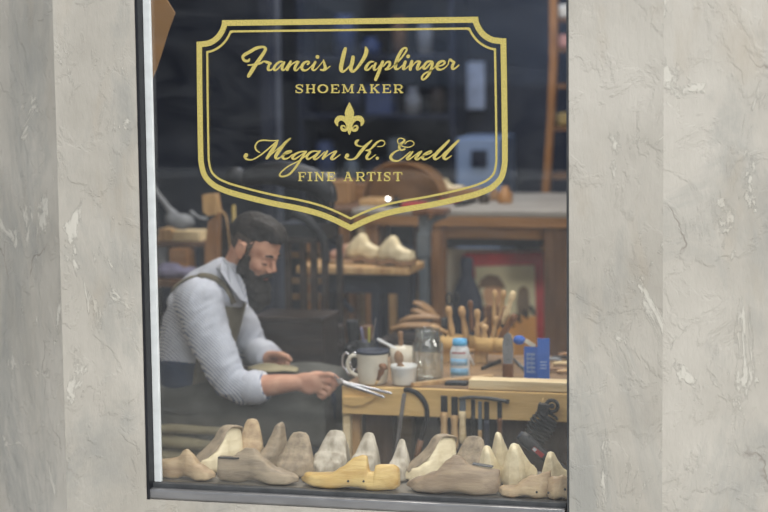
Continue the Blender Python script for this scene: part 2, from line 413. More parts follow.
script('script_lettering', 'upper line of brush script lettering', [
 (240, 40, 12.8, [
  [(125,240,14),(108,268,34),(60,262,34),(38,222,34),(60,190,40),(130,150,42),(210,105,42),(290,88,30),(328,108,34),(318,145,40),(270,220,46),(200,320,50),(150,400,50),(112,462,42)],
  [(105,322,16),(150,318,22),(220,308,26),(270,295,26),(305,272,18)],
  [(315,272,20),(350,285,36),(395,300,30)],
  [(385,300,26),(365,345,36),(365,378,34),(395,385,22),(430,355,14),(470,300,12)],
  [(545,278,20),(510,280,26),(460,320,32),(437,368,34),(455,386,26),(495,362,18),(540,305,16)],
  [(570,285,26),(548,330,34),(542,372,34),(562,385,24),(600,355,14),(640,300,12)]]),
 (285, 40, 12.8, [
  [(0,375,14),(50,300,14)], [(75,275,30),(50,330,38),(32,380,36)], [(40,370,12),(90,310,16),(150,277,22),(175,282,28)],
  [(170,285,34),(135,340,36),(128,376,34),(152,388,22),(190,350,12),(215,320,12)],
  [(293,310,26),(312,285,24),(285,275,24),(240,300,34),(217,348,40),(238,386,32),(280,385,20),(330,345,12),(360,310,12)],
  [(390,282,32),(362,340,36),(355,372,34),(378,386,22),(420,355,12),(500,260,12)], [(418,216,50)],
  [(495,255,14),(505,300,30),(518,348,40),(500,382,34),(458,382,20)], [(520,385,16),(550,360,14),(580,335,12)]]),
 (335, 40, 11.38, [
  [(120,98,34),(105,150,46),(80,260,46),(70,326,46),(87,358,32),(120,345,20),(165,300,16),(190,275,16)],
  [(208,195,40),(200,250,44),(182,318,44),(197,356,32),(235,340,26),(290,270,34),(340,190,44),(360,125,46),(350,82,18)],
  [(440,247,16),(400,252,24),(360,300,34),(352,333,30),(385,335,20),(430,290,16)],
  [(465,265,26),(447,310,32),(450,338,26),(480,330,12),(520,280,12)],
  [(545,248,34),(520,310,36),(490,390,38),(464,450,36)]]),
 (380, 40, 11.38, [
  [(40,300,14),(80,252,20),(110,252,30),(112,282,30),(85,322,26),(68,332,28)], [(80,335,22),(120,325,12),(165,285,12)],
  [(170,290,14),(240,210,20),(298,130,22),(303,97,24),(275,92,24),(240,130,34),(200,210,38),(177,290,40),(184,328,32),(215,325,16),(255,290,12)],
  [(290,248,32),(272,300,36),(268,330,28),(295,325,14),(340,285,12)], [(322,186,44)],
  [(365,243,34),(352,290,38),(347,334,34)], [(355,320,12),(395,265,14),(430,243,24),(452,248,28)],
  [(455,252,32),(432,300,36),(428,332,30),(455,328,16),(485,300,12)]]),
 (418, 40, 11.38, [
  [(20,325,14),(62,290,12)],
  [(150,242,20),(110,248,26),(72,290,30),(66,322,28),(92,322,20),(140,272,18),(165,245,20)],
  [(170,262,28),(150,330,30),(125,390,30),(82,440,24),(52,448,22),(47,420,22),(80,380,20),(150,345,14),(200,300,12)],
  [(225,300,14),(280,285,18),(308,257,24),(285,238,24),(242,257,32),(218,300,36),(230,332,30),(270,335,20),(320,305,14),(350,270,12)],
  [(345,265,12),(365,222,22),(390,240,30),(415,255,26)],
  [(410,258,26),(392,300,34),(398,328,28),(430,318,18),(465,287,16)]])])
script('script_lettering', 'lower line of fine copperplate script lettering', [
 (240, 132, 10.667, [
  [(68,247,48)], [(50,260,26),(72,288,22),(130,295,14),(200,260,16),(280,200,18),(360,130,16),(410,90,16)],
  [(215,220,10),(180,195,18),(165,155,18),(190,108,16),(240,88,18),(330,92,14),(400,90,12)],
  [(400,92,22),(380,140,40),(330,220,44),(288,280,30)], [(290,280,14),(380,200,12),(480,120,14),(540,67,14)],
  [(535,72,18),(480,120,32),(420,200,40),(383,258,40),(395,284,26),(430,270,12),(470,230,12)],
  [(455,245,12),(520,225,14),(550,207,18),(535,200,16),(492,217,28),(458,260,32),(474,286,26),(520,275,14),(560,240,12)],
  [(650,292,24),(620,340,26),(580,395,24),(525,452,22),(460,474,20),(427,463,20),(440,430,16),(510,370,14),(600,322,12),(660,290,12)]]),
 (290, 132, 10.667, [
  [(170,207,16),(110,212,18),(52,240,28),(28,275,30),(52,288,22),(100,260,14),(160,217,14)],
  [(177,207,18),(140,260,26),(115,295,26)], [(90,310,12),(150,270,12),(200,230,12)],
  [(260,203,16),(222,215,24),(183,255,34),(194,288,26),(240,265,14),(310,212,14)],
  [(222,216,12),(258,202,14),(296,206,14),(326,202,14)],
  [(325,203,16),(290,240,28),(258,278,32),(278,290,20),(320,260,12),(370,212,12)],
  [(400,203,20),(380,235,30),(353,282,30)], [(355,285,12),(430,230,12),(485,205,18)],
  [(495,207,24),(462,250,32),(443,282,30),(466,290,20),(505,265,12),(535,242,12)]]),
 (340, 132, 12.8, [
  [(95,300,58)], [(70,322,26),(102,348,22),(160,350,18),(210,325,36),(270,250,44),(340,170,40),(408,108,18)],
  [(240,103,20),(216,118,38),(207,148,38),(232,175,22),(290,185,14),(330,170,12)],
  [(330,235,14),(390,220,20),(440,170,34),(480,130,28),(530,107,16),(568,122,14),(573,155,13),(540,182,12),(485,185,12)],
  [(330,235,12),(375,240,26),(383,262,36),(347,310,40),(350,343,32),(385,345,18),(425,315,12),(460,290,12)], [(480,335,46)]]),
 (395, 132, 10.97, [
  [(40,200,16),(5,215,18),(-35,250,30),(-44,285,36),(-18,310,26),(30,318,18),(80,290,14),(130,250,14),(170,215,14)],
  [(108,187,22),(70,198,20),(48,170,30),(62,135,30),(105,98,28),(90,73,12),(50,69,12),(30,95,12),(45,130,12),(100,162,12),(160,165,12),(203,143,12),(208,116,12),(180,97,12),(140,102,12),(112,130,12)],
  [(195,217,20),(160,260,32),(133,288,32),(153,300,22),(200,270,14),(270,217,14)],
  [(290,214,22),(252,260,32),(228,288,32),(252,300,22),(300,265,14)],
  [(300,265,12),(370,240,14),(403,217,18),(385,209,16),(332,240,28),(303,280,32),(323,300,24),(370,285,14),(430,240,14)],
  [(595,92,22),(540,150,36),(470,220,40),(433,272,40),(448,298,26),(500,270,12),(560,210,12)],
  [(700,92,22),(640,150,36),(575,220,40),(538,272,40),(558,298,26),(600,275,14),(620,260,12)]])], .92)
# slab capitals: unit strokes (u, v) in a box, thick 't' or thin 's'
T_, S_ = .21, .11
CAPS = {
 'H': [(.18,0,.18,1,T_),(.82,0,.82,1,T_),(.18,.5,.82,.5,S_),(0,.04,.38,.04,S_),(0,.96,.38,.96,S_),(.62,.04,1,.04,S_),(.62,.96,1,.96,S_)],
 'E': [(.2,0,.2,1,T_),(0,.05,.92,.05,S_),(0,.95,1,.95,S_),(.2,.5,.68,.5,S_),(.9,.05,.9,.27,S_),(.97,.95,.97,.7,S_),(.68,.38,.68,.62,S_)],
 'F': [(.22,0,.22,1,T_),(0,.05,.95,.05,S_),(0,.95,.5,.95,S_),(.22,.5,.7,.5,S_),(.93,.05,.93,.3,S_),(.7,.38,.7,.62,S_)],
 'M': [(.16,0,.16,1,.12),(.84,0,.84,1,.18),(.18,.02,.5,.88,.17),(.5,.88,.82,.02,.1),(0,.04,.26,.04,S_),(.74,.04,1,.04,S_),(0,.96,.32,.96,S_),(.66,.96,1,.96,S_)],
 'A': [(.48,0,.14,1,.12),(.5,0,.84,1,.2),(.26,.64,.74,.64,S_),(.3,.04,.58,.04,S_),(0,.96,.32,.96,S_),(.62,.96,1,.96,S_)],
 'K': [(.2,0,.2,1,T_),(.22,.58,.84,.04,.11),(.42,.42,.86,.96,.19),(0,.04,.42,.04,S_),(0,.96,.42,.96,S_),(.62,.04,.98,.04,S_),(.62,.96,1,.96,S_)],
 'R': [(.2,0,.2,1,T_),(0,.05,.6,.05,S_),(0,.96,.42,.96,S_),(.2,.54,.6,.54,S_),(.5,.54,.86,.96,.19),(.66,.96,1,.96,S_),'R'],
 'N': [(.18,0,.18,1,.12),(.84,0,.84,1,.12),(.18,.02,.84,.97,.2),(0,.04,.3,.04,S_),(0,.96,.34,.96,S_),(.66,.04,1,.04,S_)],
 'I': [(.5,0,.5,1,T_),(0,.05,1,.05,S_),(0,.95,1,.95,S_)],
 'T': [(.5,0,.5,1,T_),(.04,.05,.96,.05,S_),(.06,.05,.03,.3,S_),(.94,.05,.97,.3,S_),(.28,.95,.72,.95,S_)],
}
def caps(name, label, items, y0, y1):
    mb = MB(); h = y1-y0
    for ch, a, b in items:
        w = b-a; ref = 8.8
        if ch == 'O':
            pts = [(a+w/2+w*.40*math.cos(t), (y0+y1)/2+h*.44*math.sin(t), ref*(.12+.11*abs(math.cos(t)))) for t in [2*PI*k/16 for k in range(17)]]
            ribbon(mb, pts, False); continue
        if ch == 'S':
            for st in ([(.9,.28,S_),(.78,.1,S_),(.5,.04,S_),(.2,.12,.14),(.16,.3,.18),(.4,.46,.2),(.7,.57,.2),(.86,.74,.16),(.74,.92,.12),(.45,.97,S_),(.2,.9,S_),(.1,.72,S_)], [(.9,.06,S_),(.9,.3,S_)], [(.1,.7,S_),(.1,.95,S_)]):
                ribbon(mb, [(a+u*w, y0+v*h, t*ref) for u, v, t in st])
            continue
        for st in CAPS[ch]:
            if st == 'R':
                ribbon(mb, [(a+u*w, y0+v*h, t*ref) for u, v, t in ((.55,.05,S_),(.76,.1,.14),(.84,.29,.2),(.76,.48,.14),(.55,.54,S_))]); continue
            u0, v0, u1, v1, t = st
            ribbon(mb, [(a+u0*w, y0+v0*h, t*ref), (a+u1*w, y0+v1*h, t*ref)], False)
    o = solid(obj(name, mb, M['gold'], sign)); o['label'] = label; return o
caps('capital_lettering', 'upper line of slab serif capitals', [('S',295.4,303.6),('H',306,315.6),('O',317.6,328.6),('E',331,339.5),('M',342,354.2),('A',357,367.2),('K',370,379.8),('E',382.6,391),('R',393.8,403.4)], 84.4, 93)
caps('capital_lettering', 'first word of the lower line of capitals', [('F',298.4,306.2),('I',308,312.4),('N',314.8,324.4),('E',327.2,335.4)], 172, 181)
caps('capital_lettering', 'second word of the lower line of capitals', [('A',343.6,353),('R',356,365.4),('T',367,375.6),('I',377.4,381.8),('S',384,390.8),('T',393.6,402.4)], 172, 181)
mb = MB()
FL = [[(337,82,4),(337,110,30),(337,150,72),(337,200,106),(337,245,96),(337,290,60),(337,330,54),(337,380,60),(337,420,36),(337,452,6)],
      [(325,340,46),(300,290,56),(258,264,56),(215,268,62),(190,305,48),(203,350,12)],
      [(322,345,26),(300,395,32),(265,397,36),(246,373,26),(252,352,20),(278,352,14),(290,368,10)]]
for i, st in enumerate(FL):
    ribbon(mb, [(320+x/11.38, 95+y/11.38, w/11.38) for x, y, w in st], i > 0)
    if i: ribbon(mb, [(320+(674-x)/11.38, 95+y/11.38, w/11.38) for x, y, w in st])
solid(obj('fleur_emblem', mb, M['gold'], sign))
# framed outline, symmetric about the sign's middle
XM = -.642
Lp = [(222.2,20.2),(221.9,24.6),(219.5,30.5),(215.5,35.9),(209.5,39.9),(203,41.2),(196.8,41.7),(197.3,95),(198.2,150),(199.2,165),(203,177.5),(212,187),(223,192.6),(234,196.3),(256,202.2),(278.5,207.3),(296,210.6),(311.7,214.4),(323,218),(334,222.6),(343,227),(351,231)]
half = [(P(x, y, 0).x-XM, P(x, y, 0).z) for x, y in Lp]
half[-1] = (0, half[-1][1])
hz = half[0][1]
def dens(h):
    out = [h[0]]
    seg = [(0, 1, 2, 3, 4, 5, 6), (7, 8, 9, 10, 11, 12, 13, 14, 15, 16, 17, 18, 19, 20, 21)]
    out = []
    for sg in seg:
        p = [V((h[i][0], h[i][1], 0)) for i in sg]; q, _ = smoothpath(p, [1]*len(p), 5); out += [(v.x, v.y) for v in q]
    return out
H = dens(half)
loop = [(x, z) for x, z in H] + [(-x, z) for x, z in reversed(H[:-1])]
from mathutils.geometry import tessellate_polygon
def offs(loop, d):
    if d == 0: return [V(p) for p in loop]
    n = len(loop); out = []
    for i in range(n):
        a, b, c = V(loop[i-1]), V(loop[i]), V(loop[(i+1) % n])
        e1 = (b-a).normalized(); e2 = (c-b).normalized(); n1 = V((-e1.y, e1.x)); n2 = V((-e2.y, e2.x)); nn = (n1+n2).normalized()
        k = 1/max(.45, nn.dot(n1)); out.append(b+nn*(d*k))
    def dist(p):
        m = 9
        for i in range(n):
            a, b = V(loop[i-1]), V(loop[i]); e = b-a; t = max(0, min(1, (p-a).dot(e)/max(e.dot(e), 1e-12))); m = min(m, (p-a-e*t).length)
        return m
    return [p for p in out if dist(p) > d*.985]
def band(name, d0, d1):
    mb = MB(); mb.raw = 1; A, B = offs(loop, d0), offs(loop, d1)
    vs = [mb.bm.verts.new((XM+p.x, -.0024, p.y)) for p in A+B]
    for t in tessellate_polygon([[V((p.x, p.y, 0)) for p in A], [V((p.x, p.y, 0)) for p in B]]):
        try: f = mb.bm.faces.new([vs[k] for k in t])
        except ValueError: continue
        f.normal_update()
        if f.normal.y > 0: f.normal_flip()
    return solid(obj(name, mb, M['gold'], sign))
band('border', 0, .0168)['label'] = 'broad outer border line'
band('border', .0300, .0362)['label'] = 'thin inner border line'
# ------------------------------------------------------------------ display ledge
mb = MB(); mb.box((-.66, .20, .383), (1.28, .39, .034), bev=.003)
lt = thing('display_ledge', 'low grey wooden ledge along the inside of the shop window', 'ledge', (-.66, .2, 0))
obj('board', mb, mat('greyed board', (120, 114, 104), .7, 0, .15, 6, .2), lt)
for x in (-1.2, -.12):
    mb = MB(); mb.box((x, .30, .183), (.05, .05, .366)); obj('leg', mb, M['darkwood'], lt)
    mb = MB(); mb.box((x, .235, .183), (.05, .04, .366)); 
    mb.bm.free()
# ------------------------------------------------------------------ shoe lasts
def interp(keys, t):
    for (a, va), (b, vb) in zip(keys, keys[1:]):
        if t <= b:
            k = (t-a)/(b-a) if b > a else 0; k = k*k*(3-2*k); return va+(vb-va)*k
    return keys[-1][1]
def last_mesh(Lg, W, H, top, topw=.3, n=34, mt=None, bend=.012, spring=.012, flat_heel=False, slices=None):
    """a last lying on its sole: heel at x=0, toe at x=L; top: profile heights (0..1 of H)"""
    mb = MB(); rings = []
    wk = [(0, .30), (.05, .50), (.18, .66), (.36, .60), (.52, .80), (.70, 1.0), (.84, .86), (.94, .55), (1, .16)]
    bk = [(0, .012), (.04, .004), (.25, 0), (.45, .010), (.68, .001), (.85, .003), (1, spring)]
    if slices: ts = slices
    else: ts = [0, .01, .03]+[.06+.94*i/(n-1) for i in range(n-3)]+[.985, 1]
    ts = sorted(set(round(t, 4) for t in ts))
    for t in ts:
        h = max(.004, interp(top, t)*H); wb = interp(wk, t)*W/2; z0 = interp(bk, t)
        hh = h/H; wt = wb*(1-(1-topw)*min(1, hh)**1.2)
        c = bend*math.sin(PI*t*1.2)
        half = [(.0, 0), (.62, 0), (.88, .05), (1, .16), (1.0, .32), (.93, .52), (.5+.5*0, .0)][:6]
        pr = []
        for u, v in half: pr.append((wb*u, z0+h*v))
        pr += [(wt+(wb-wt)*.45, z0+h*.72), (wt+(wb-wt)*.06, z0+h*.90), (wt*.72, z0+h*.975), (0, z0+h)]
        if z0+h < z0+.008: pass
        ring = [V((t*Lg, c+y, z)) for y, z in pr]+[V((t*Lg, c-y, z)) for y, z in reversed(pr[1:-1])]
        rings.append(ring)
    mb.loft(rings); return mb
LASTG = 'shoe lasts lined up on the window ledge'
TP_PEAK = [(0, .58), (.04, .68), (.3, .80), (.40, .97), (.46, 1.0), (.54, .88), (.70, .55), (.86, .36), (.96, .24), (1, .10)]
TP_HEELTALL = [(0, .80), (.03, .92), (.12, .98), (.30, 1.0), (.40, .93), (.52, .72), (.68, .50), (.85, .36), (.96, .25), (1, .10)]
TP_RIDGE = [(0, .55), (.03, .66), (.18, .72), (.27, .80), (.36, .97), (.42, 1.0), (.52, .86), (.68, .58), (.85, .38), (.96, .26), (1, .10)]
def last(px, py, Y, wpx, hpx, yaw, top, m, label, W=.09, topw=.3, tilt=(0, 0), holes=(), hinge=False, mirror=False, z=.4005, shift=0, extra=None, slices=None):
    """px, py: photo position of the heel-toe middle of the foot of the last"""
    p = P(px, py, Y); s = S(Y)
    Lg = wpx*s; Hh = hpx*s
    mb = last_mesh(Lg, W, Hh, top, topw, slices=slices)
    loc = V((p.x, Y, z))
    root = thing('shoe_last', label, 'shoe last', loc, (tilt[0], tilt[1], yaw), LASTG)
    for v in mb.bm.verts: v.co.x -= Lg/2
    R = Euler((tilt[0], tilt[1], yaw)).to_matrix()
    lo = min((R @ v.co).z for v in mb.bm.verts); root.location.z = z-lo
    o = obj('body', mb, m, root, True)
    for (t, h) in holes:
        q = MB(); x = t*Lg-Lg/2; side = -1 if math.cos(yaw) > 0 else 1
        # find surface y
        ys = [v.co.y*side for v in o.data.vertices if abs(v.co.x-x) < .008 and abs(v.co.z-h) < .012]
        yy = (max(ys) if ys else W*.3)
        q.lathe([(.0035, -.004), (.0035, .0008), (.0001, .0009)], (x, side*yy, h), (0, side, 0), 12)
        obj('peg_hole', q, M['hole'], root, True)
    if extra: extra(root, Lg, Hh)
    return root
def cover(r, L, H):
    pts = [(-.49, .80, .010), (-.46, .93, .022), (-.32, 1.0, .024), (-.18, 1.01, .024), (-.08, .93, .024), (.02, .74, .026), (.16, .55, .030), (.32, .40, .028), (.45, .26, .018)]
    o = obj('leather_cover', MB().tube([(x*L, .012*math.sin(PI*(x+.5)*1.2), h*H+.001) for x, h, w in pts], [(.0045, w) for x, h, w in pts], None, 14, 1, (0, 0, 1), 4), M['lastgrey'], r, True); o['label'] = 'grey-brown leather cover'
def lasts():
    F = .062; B = .20
    last(189, 483, F, 58, 27, 0, TP_PEAK, M['lasttan'], 'tan wooden shoe last lying by the white strip, black hole in its heel', .075, .3, holes=[(.04, .03)])
    last(259, 486, F, 84, 33, 0, [(0,.62),(.03,.72),(.16,.74),(.25,.9),(.32,1.0),(.42,.93),(.56,.66),(.7,.44),(.86,.32),(.96,.24),(1,.1)], M['lastgrey'], 'long grey-brown shoe last with dark heel edge beside the tan one', .09, .3,
         extra=lambda r, L, H: obj('heel_plate', MB().box((-L/2+.035, 0, H*.735), (.066, .026, .004), bev=.001), M['iron'], r, True))
    def pegs(r, L, H):
        mb = MB()
        for x in (-.035, -.012): mb.box((L/2-.03+x, 0, .0), (.001, .001, .001))
        mb.bm.free()
    ylw = [(0,.50),(.02,.66),(.05,.74),(.20,.76),(.225,.74),(.235,.55),(.29,.53),(.305,.62),(.315,.98),(.34,1.0),(.44,.86),(.56,.62),(.70,.42),(.86,.36),(.96,.30),(1,.12)]
    sl = [0,.01,.03,.06,.1,.15,.2,.225,.228,.234,.24,.26,.285,.29,.298,.305,.31,.315,.33,.36,.4,.45,.5,.55,.6,.65,.7,.75,.8,.85,.9,.94,.97,.99,1]
    last(350.5, 490, .055, 99, 33, PI, ylw, M['lastyellow'], 'varnished yellow shoe last with a sawn notch and two holes', .085, .34, holes=[(.33, .030), (.48, .030)], slices=sl)
    last(453, 494, .060, 92, 35, PI, TP_PEAK, M['lastbrown'], 'large grey-brown shoe last with pointed ridge lying before the pale cones', .092, .3,
         extra=lambda r, L, H: obj('heel_plate', MB().box((-L/2+.05, 0, H*.80), (.06, .022, .004), Euler((0, -.12, 0)), bev=.001), M['darkalu'], r, True))
    last(524, 497, .055, 52, 24, PI, [(0,.95),(.03,1.0),(.1,1.0),(.3,.9),(.5,.6),(.7,.4),(.86,.32),(.96,.26),(1,.1)], M['lasttan'], 'tan toe half of a sawn shoe last before the pale cones', .08, .34, holes=[(.22, .022)])
    last(562, 498, .052, 32, 21, PI, [(0,.7),(.05,.9),(.3,.95),(.7,1.0),(.93,.9),(.97,.6),(1,.3)], M['lasttan'], 'tan heel half of a sawn shoe last with two holes at the window edge', .07, .5, holes=[(.85, .022), (.35, .035)])
    # second row, turned towards the glass or away from it
    y2 = -PI/2
    last(218, 480, .205, 56, 42, y2-.6, TP_HEELTALL, M['lastlight'], 'cream shoe last with brown edge standing between tan and grey-brown lasts', .10, .45, extra=cover)
    last(249, 474, .315, 50, 42, y2+.25, TP_RIDGE, M['lasttan'], 'light brown round-topped shoe last behind the long grey-brown one', .095, .62)
    last(273, 472, .30, 48, 41, y2-.15, TP_HEELTALL, M['lastgrey'], 'narrow grey shoe last standing behind the row', .062, .5)
    last(296, 480, .19, 46, 40, y2+.05, TP_RIDGE, M['lastgrey'], 'broad domed grey-brown shoe last seen end-on between long lasts', .120, .66)
    last(332, 476, .235, 50, 40, y2-.05, TP_RIDGE, M['lastgreywhite'], 'grey domed shoe last with a pinkish streak behind the yellow toe', .112, .72,
         extra=lambda r, L, H: None)
    last(365, 476, .235, 46, 39, y2, TP_RIDGE, M['lastgreywhite'], 'whitish grey domed shoe last behind the yellow ridge', .09, .55)
    last(398, 482, .19, 40, 37, y2+.1, TP_RIDGE, M['lastgreywhite'], 'narrow ribbed whitish shoe last beside the yellow heel', .07, .42)
    last(430, 484, .21, 54, 42, y2-.85, TP_HEELTALL, M['lastlight'], 'cream shoe last topped with curled brown leather', .105, .5,
         extra=cover)
    last(470, 482, .26, 46, 38, y2-.1, TP_RIDGE, M['lastgrey'], 'wide grey-brown rounded shoe last behind the pointed ridge', .115, .72)
    last(492, 485, .160, 42, 41, -y2, TP_HEELTALL, M['lastlight'], 'pale unworn cone-shaped shoe last beside the wide grey-brown one', .080, .42, tilt=(0, 0))
    last(503, 478, .33, 34, 42, -y2, TP_HEELTALL, M['lastlight'], 'pale shoe last half hidden between the two pale cones', .07, .42)
    last(520, 486, .18, 46, 43, -y2-.05, TP_HEELTALL, M['lastlight'], 'tall pale cone-shaped shoe last with flat tip in front of the iron tube', .106, .40)
    last(556, 486, .18, 44, 36, -y2-.1, TP_HEELTALL, M['lastlight'], 'short pale shoe last with one dark hole by the window edge', .074, .42)
    # a loose wedge under the yellow toe
    p = PZ(307, 485, .4005); mb = MB(); mb.ell((p.x, .105, .4105), (.032, .016, .010))
    tag(blob('wood_wedge', mb, M['lastyellow'], None, .002, 2), 'small pale wood wedge tucked under the yellow toe', 'wedge')
lasts()
from mathutils.bvhtree import BVHTree
# ------------------------------------------------------------------ workbench
BZ = P(450, 389, .8).z
BX0 = P(342, 390, .8).x
bench = thing('workbench', 'low cobbler workbench with pale plywood front rail, cluttered with tools', 'workbench', ((BX0+.35)/2, 1.15, 0))
obj('bench_top', MB().box(((BX0+.35)/2, 1.18, BZ-.012), (.35-BX0, .72, .024), bev=.002), M['benchtop'], bench)
obj('front_rail', MB().box(((BX0+.35)/2, .810, BZ-.050), (.35-BX0, .022, .094), bev=.002), M['ply'], bench)
obj('side_rail', MB().box((BX0+.011, 1.16, BZ-.05), (.022, .66, .076), bev=.002), M['ply'], bench)
lz = BZ-.12
for x0, x1, Y, m in ((344, 351, .835, 'palewood'), (353, 361, .87, 'handle')):
    a, b = P(x0, 420, Y).x, P(x1, 420, Y).x
    obj('leg', MB().box(((a+b)/2, Y, (BZ-.05)/2), (b-a, .03, BZ-.05), bev=.002), M[m], bench)
obj('leg', MB().box((.3, .86, (BZ-.03)/2), (.05, .05, BZ-.03), bev=.002), M['palewood'], bench)
obj('leg', MB().box((.3, 1.48, (BZ-.03)/2), (.05, .05, BZ-.03), bev=.002), M['palewood'], bench)
obj('leg', MB().box((BX0+.05, 1.48, (BZ-.03)/2), (.05, .05, BZ-.03), bev=.002), M['palewood'], bench)
a, b = P(367, 440, 1.1).x, P(393, 440, 1.1).x
obj('side_board', MB().box(((a+b)/2, 1.1, (BZ-.03)/2), (b-a, .02, BZ-.03), bev=.002), M['brownwood'], bench)
a, b = P(499, 440, 1.3).x, .32
obj('side_board', MB().box(((a+b)/2, 1.36, (BZ-.03)/2), (b-a, .02, BZ-.03), bev=.002), M['brownwood'], bench)
obj('back_board', MB().box(((BX0+.35)/2, 1.515, .3), (.35-BX0-.02, .018, .5)), M['darkwood'], bench)
# rounded plywood offcut hooked on the corner
a = P(344, 399, .785); q = [P(x, y, .785) for x, y in ((343, 397), (375, 397), (371, 401), (362, 405), (352, 406), (343, 404))]
tag(obj('plywood_offcut', MB().prism(q, (0, .014, 0)), M['ply']), 'small rounded plywood offcut fixed at the corner of the bench rail', 'offcut')
def base(px, py): p = PZ(px, py, BZ+.0005); return p
# ---- things on the bench
# glass jar
p = base(428, 380); s = S(p.y)
t = thing('glass_jar', 'empty wide-mouthed clear glass jar with screw thread rim', 'jar', p)
R_ = 15*s; Hh = 50*s
outer = [(R_*.9, 0), (R_, .006), (R_, Hh*.66), (R_*.98, Hh*.72), (R_*.80, Hh*.80), (R_*.76, Hh*.84), (R_*.80, Hh*.86), (R_*.76, Hh*.88), (R_*.80, Hh*.91), (R_*.76, Hh*.93), (R_*.80, Hh*.97), (R_*.77, Hh)]
inner = [(R_*.72, Hh), (R_*.70, Hh*.84), (R_*.74, Hh*.80), (R_*.93, Hh*.70), (R_*.94, .01), (.001, .008)]
obj('body', MB().lathe([(.001, 0)]+outer+inner, n=32), M['jarglass'], t, True)
obj('rim_band', MB().lathe([(R_*.775, Hh*.815), (R_*.83, Hh*.82), (R_*.83, Hh*.835), (R_*.775, Hh*.84)], n=32), M['jarglass'], t, True)
# mug with dark lid, holding tools
p = base(373, 383); s = S(p.y); R_ = 15.0*s; Hh = 31*s
mug = thing('mug', 'cream enamel mug with a big handle and dark rim', 'mug', p)
obj('body', MB().lathe([(.001, 0), (R_*.86, 0), (R_*.93, .006), (R_, Hh*.4), (R_, Hh*.9), (R_*1.05, Hh*.97), (R_*1.03, Hh), (R_*.95, Hh), (R_*.93, Hh*.5), (R_*.85, .012), (.001, .010)], n=32), M['ceramic'], mug, True)
obj('rim', MB().torus((0, 0, Hh), R_*.99, .006, (0, 0, 1)), M['navy'], mug, True)
obj('handle', MB().tube([(-R_*.9, -.01, Hh*.85), (-R_*1.35, -.015, Hh*.86), (-R_*1.62, -.015, Hh*.62), (-R_*1.45, -.012, Hh*.36), (-R_*.95, -.01, Hh*.22)], .0065, sm=5), M['ceramic'], mug, True)
obj('inner_pot', MB().lathe([(.001, Hh*.9), (R_*.85, Hh*.9), (R_*.86, Hh*1.02), (R_*.80, Hh*1.05), (R_*.78, Hh*.95), (.001, Hh*.93)], n=28), M['navy'], mug, True)['label'] = 'dark blue lid sunk in the mug'
mp_ = p
# sticks standing behind the mug in a dark pot
p = base(366, 366); s = S(p.y)
t = thing('tool_pot', 'dark pot of thin tools behind the cream mug', 'pot', p)
obj('pot', MB().lathe([(.001, 0), (.034, 0), (.036, .09), (.033, .09), (.031, .006), (.001, .005)], n=20), M['iron'], t, True)
def stick(name, a, b, r, m, label, cat='tool', tip=None, m2=None, group=None):
    q = thing(name, label, cat, V(b), (0, 0, 0), group)
    a = V(a); b = V(b); d = a-b
    pr = [(r*.55, 0), (r*.8, .06), (r, .3), (r*.85, .55), (r*1.05, .8), (r*.9, .95), (r*.3, 1)]
    obj('shaft' if m2 is None else 'grip', MB().lathe([(x, h*d.length) for x, h in pr], (0, 0, 0), d, 12), m, q, True)
    if m2 is not None: obj('blade', MB().tube([d*.06, -d*tip], [r*.45, r*.25], None, 8), m2, q, True)
    return q
Yp = p.y
stick('pencil', P(361, 327, Yp), P(365, 350, Yp), .006, M['purplecloth'], 'dull violet marker standing in the dark pot', 'marker')
stick('pencil', P(369, 327, Yp-.01), P(369, 350, Yp-.01), .004, mat('yellow green lacquer', (170, 168, 70), .4), 'thin yellow-green pencil standing in the dark pot', 'pencil')
stick('steel_needle', P(376, 317, Yp+.01), P(371, 350, Yp+.01), .0016, M['steel'], 'long thin steel needle rising from the dark pot', 'needle')
# scissors rings beside the mug
p = base(350, 378); t = thing('scissors', 'pair of steel scissor handles standing beside the mug', 'scissors', p)
for k, (dx, ang) in enumerate(((-.012, .12), (.016, -.05))):
    mb = MB(); c = V((dx, 0, .058))
    pts = [c+V((.0145*math.cos(a), 0, .030*math.sin(a))) for a in [2*PI*i/24 for i in range(25)]]
    mb.tube(pts, .0035, None, 8); mb.tube([c+V((0, 0, -.03)), V((0, .0, .004))], .004, None, 8)
    obj('handle_loop', mb, M['steel'], t, True)
# small fluted dish
p = base(404, 384); s = S(p.y); R_ = 12.8*s; Hh = 19*s
t = thing('ramekin', 'small white fluted ceramic dish beside the cream mug', 'dish', p)
mb = MB(); n = 60; rings = []
for r, h, fl in ((.001, 0, 0), (R_*.82, 0, 0), (R_*.88, .004, .3), (R_*.96, Hh*.8, 1), (R_*1.0, Hh*.84, 0), (R_*1.02, Hh, 0), (R_*.95, Hh, 0), (R_*.86, .007, 0), (.001, .006, 0)):
    rings.append([V(((r*(1+.02*fl*math.cos(30*2*PI*k/n)))*math.cos(2*PI*k/n), (r*(1+.02*fl*math.cos(30*2*PI*k/n)))*math.sin(2*PI*k/n), h)) for k in range(n)])
mb.loft(rings); obj('body', mb, M['whiteceramic'], t, True)
# cup behind
p = base(402, 368); s = S(p.y)
t = thing('cup', 'plain greyish cup between the cream mug and the glass jar', 'cup', p)
obj('body', MB().lathe([(.001, 0), (.030, 0), (.040, .01), (.042, .075), (.039, .075), (.037, .012), (.001, .01)], n=28), M['ceramic'], t, True)
stick('awl', P(400, 331, p.y), P(401, 346, p.y), .010, M['leatherbrown'], 'brown turned awl handle upright in the greyish cup', 'awl')
stick('brush', P(377, 339, p.y+.02), P(398, 350, p.y+.0), .006, M['whiteplastic'], 'white stick slanting into the greyish cup', 'stick')
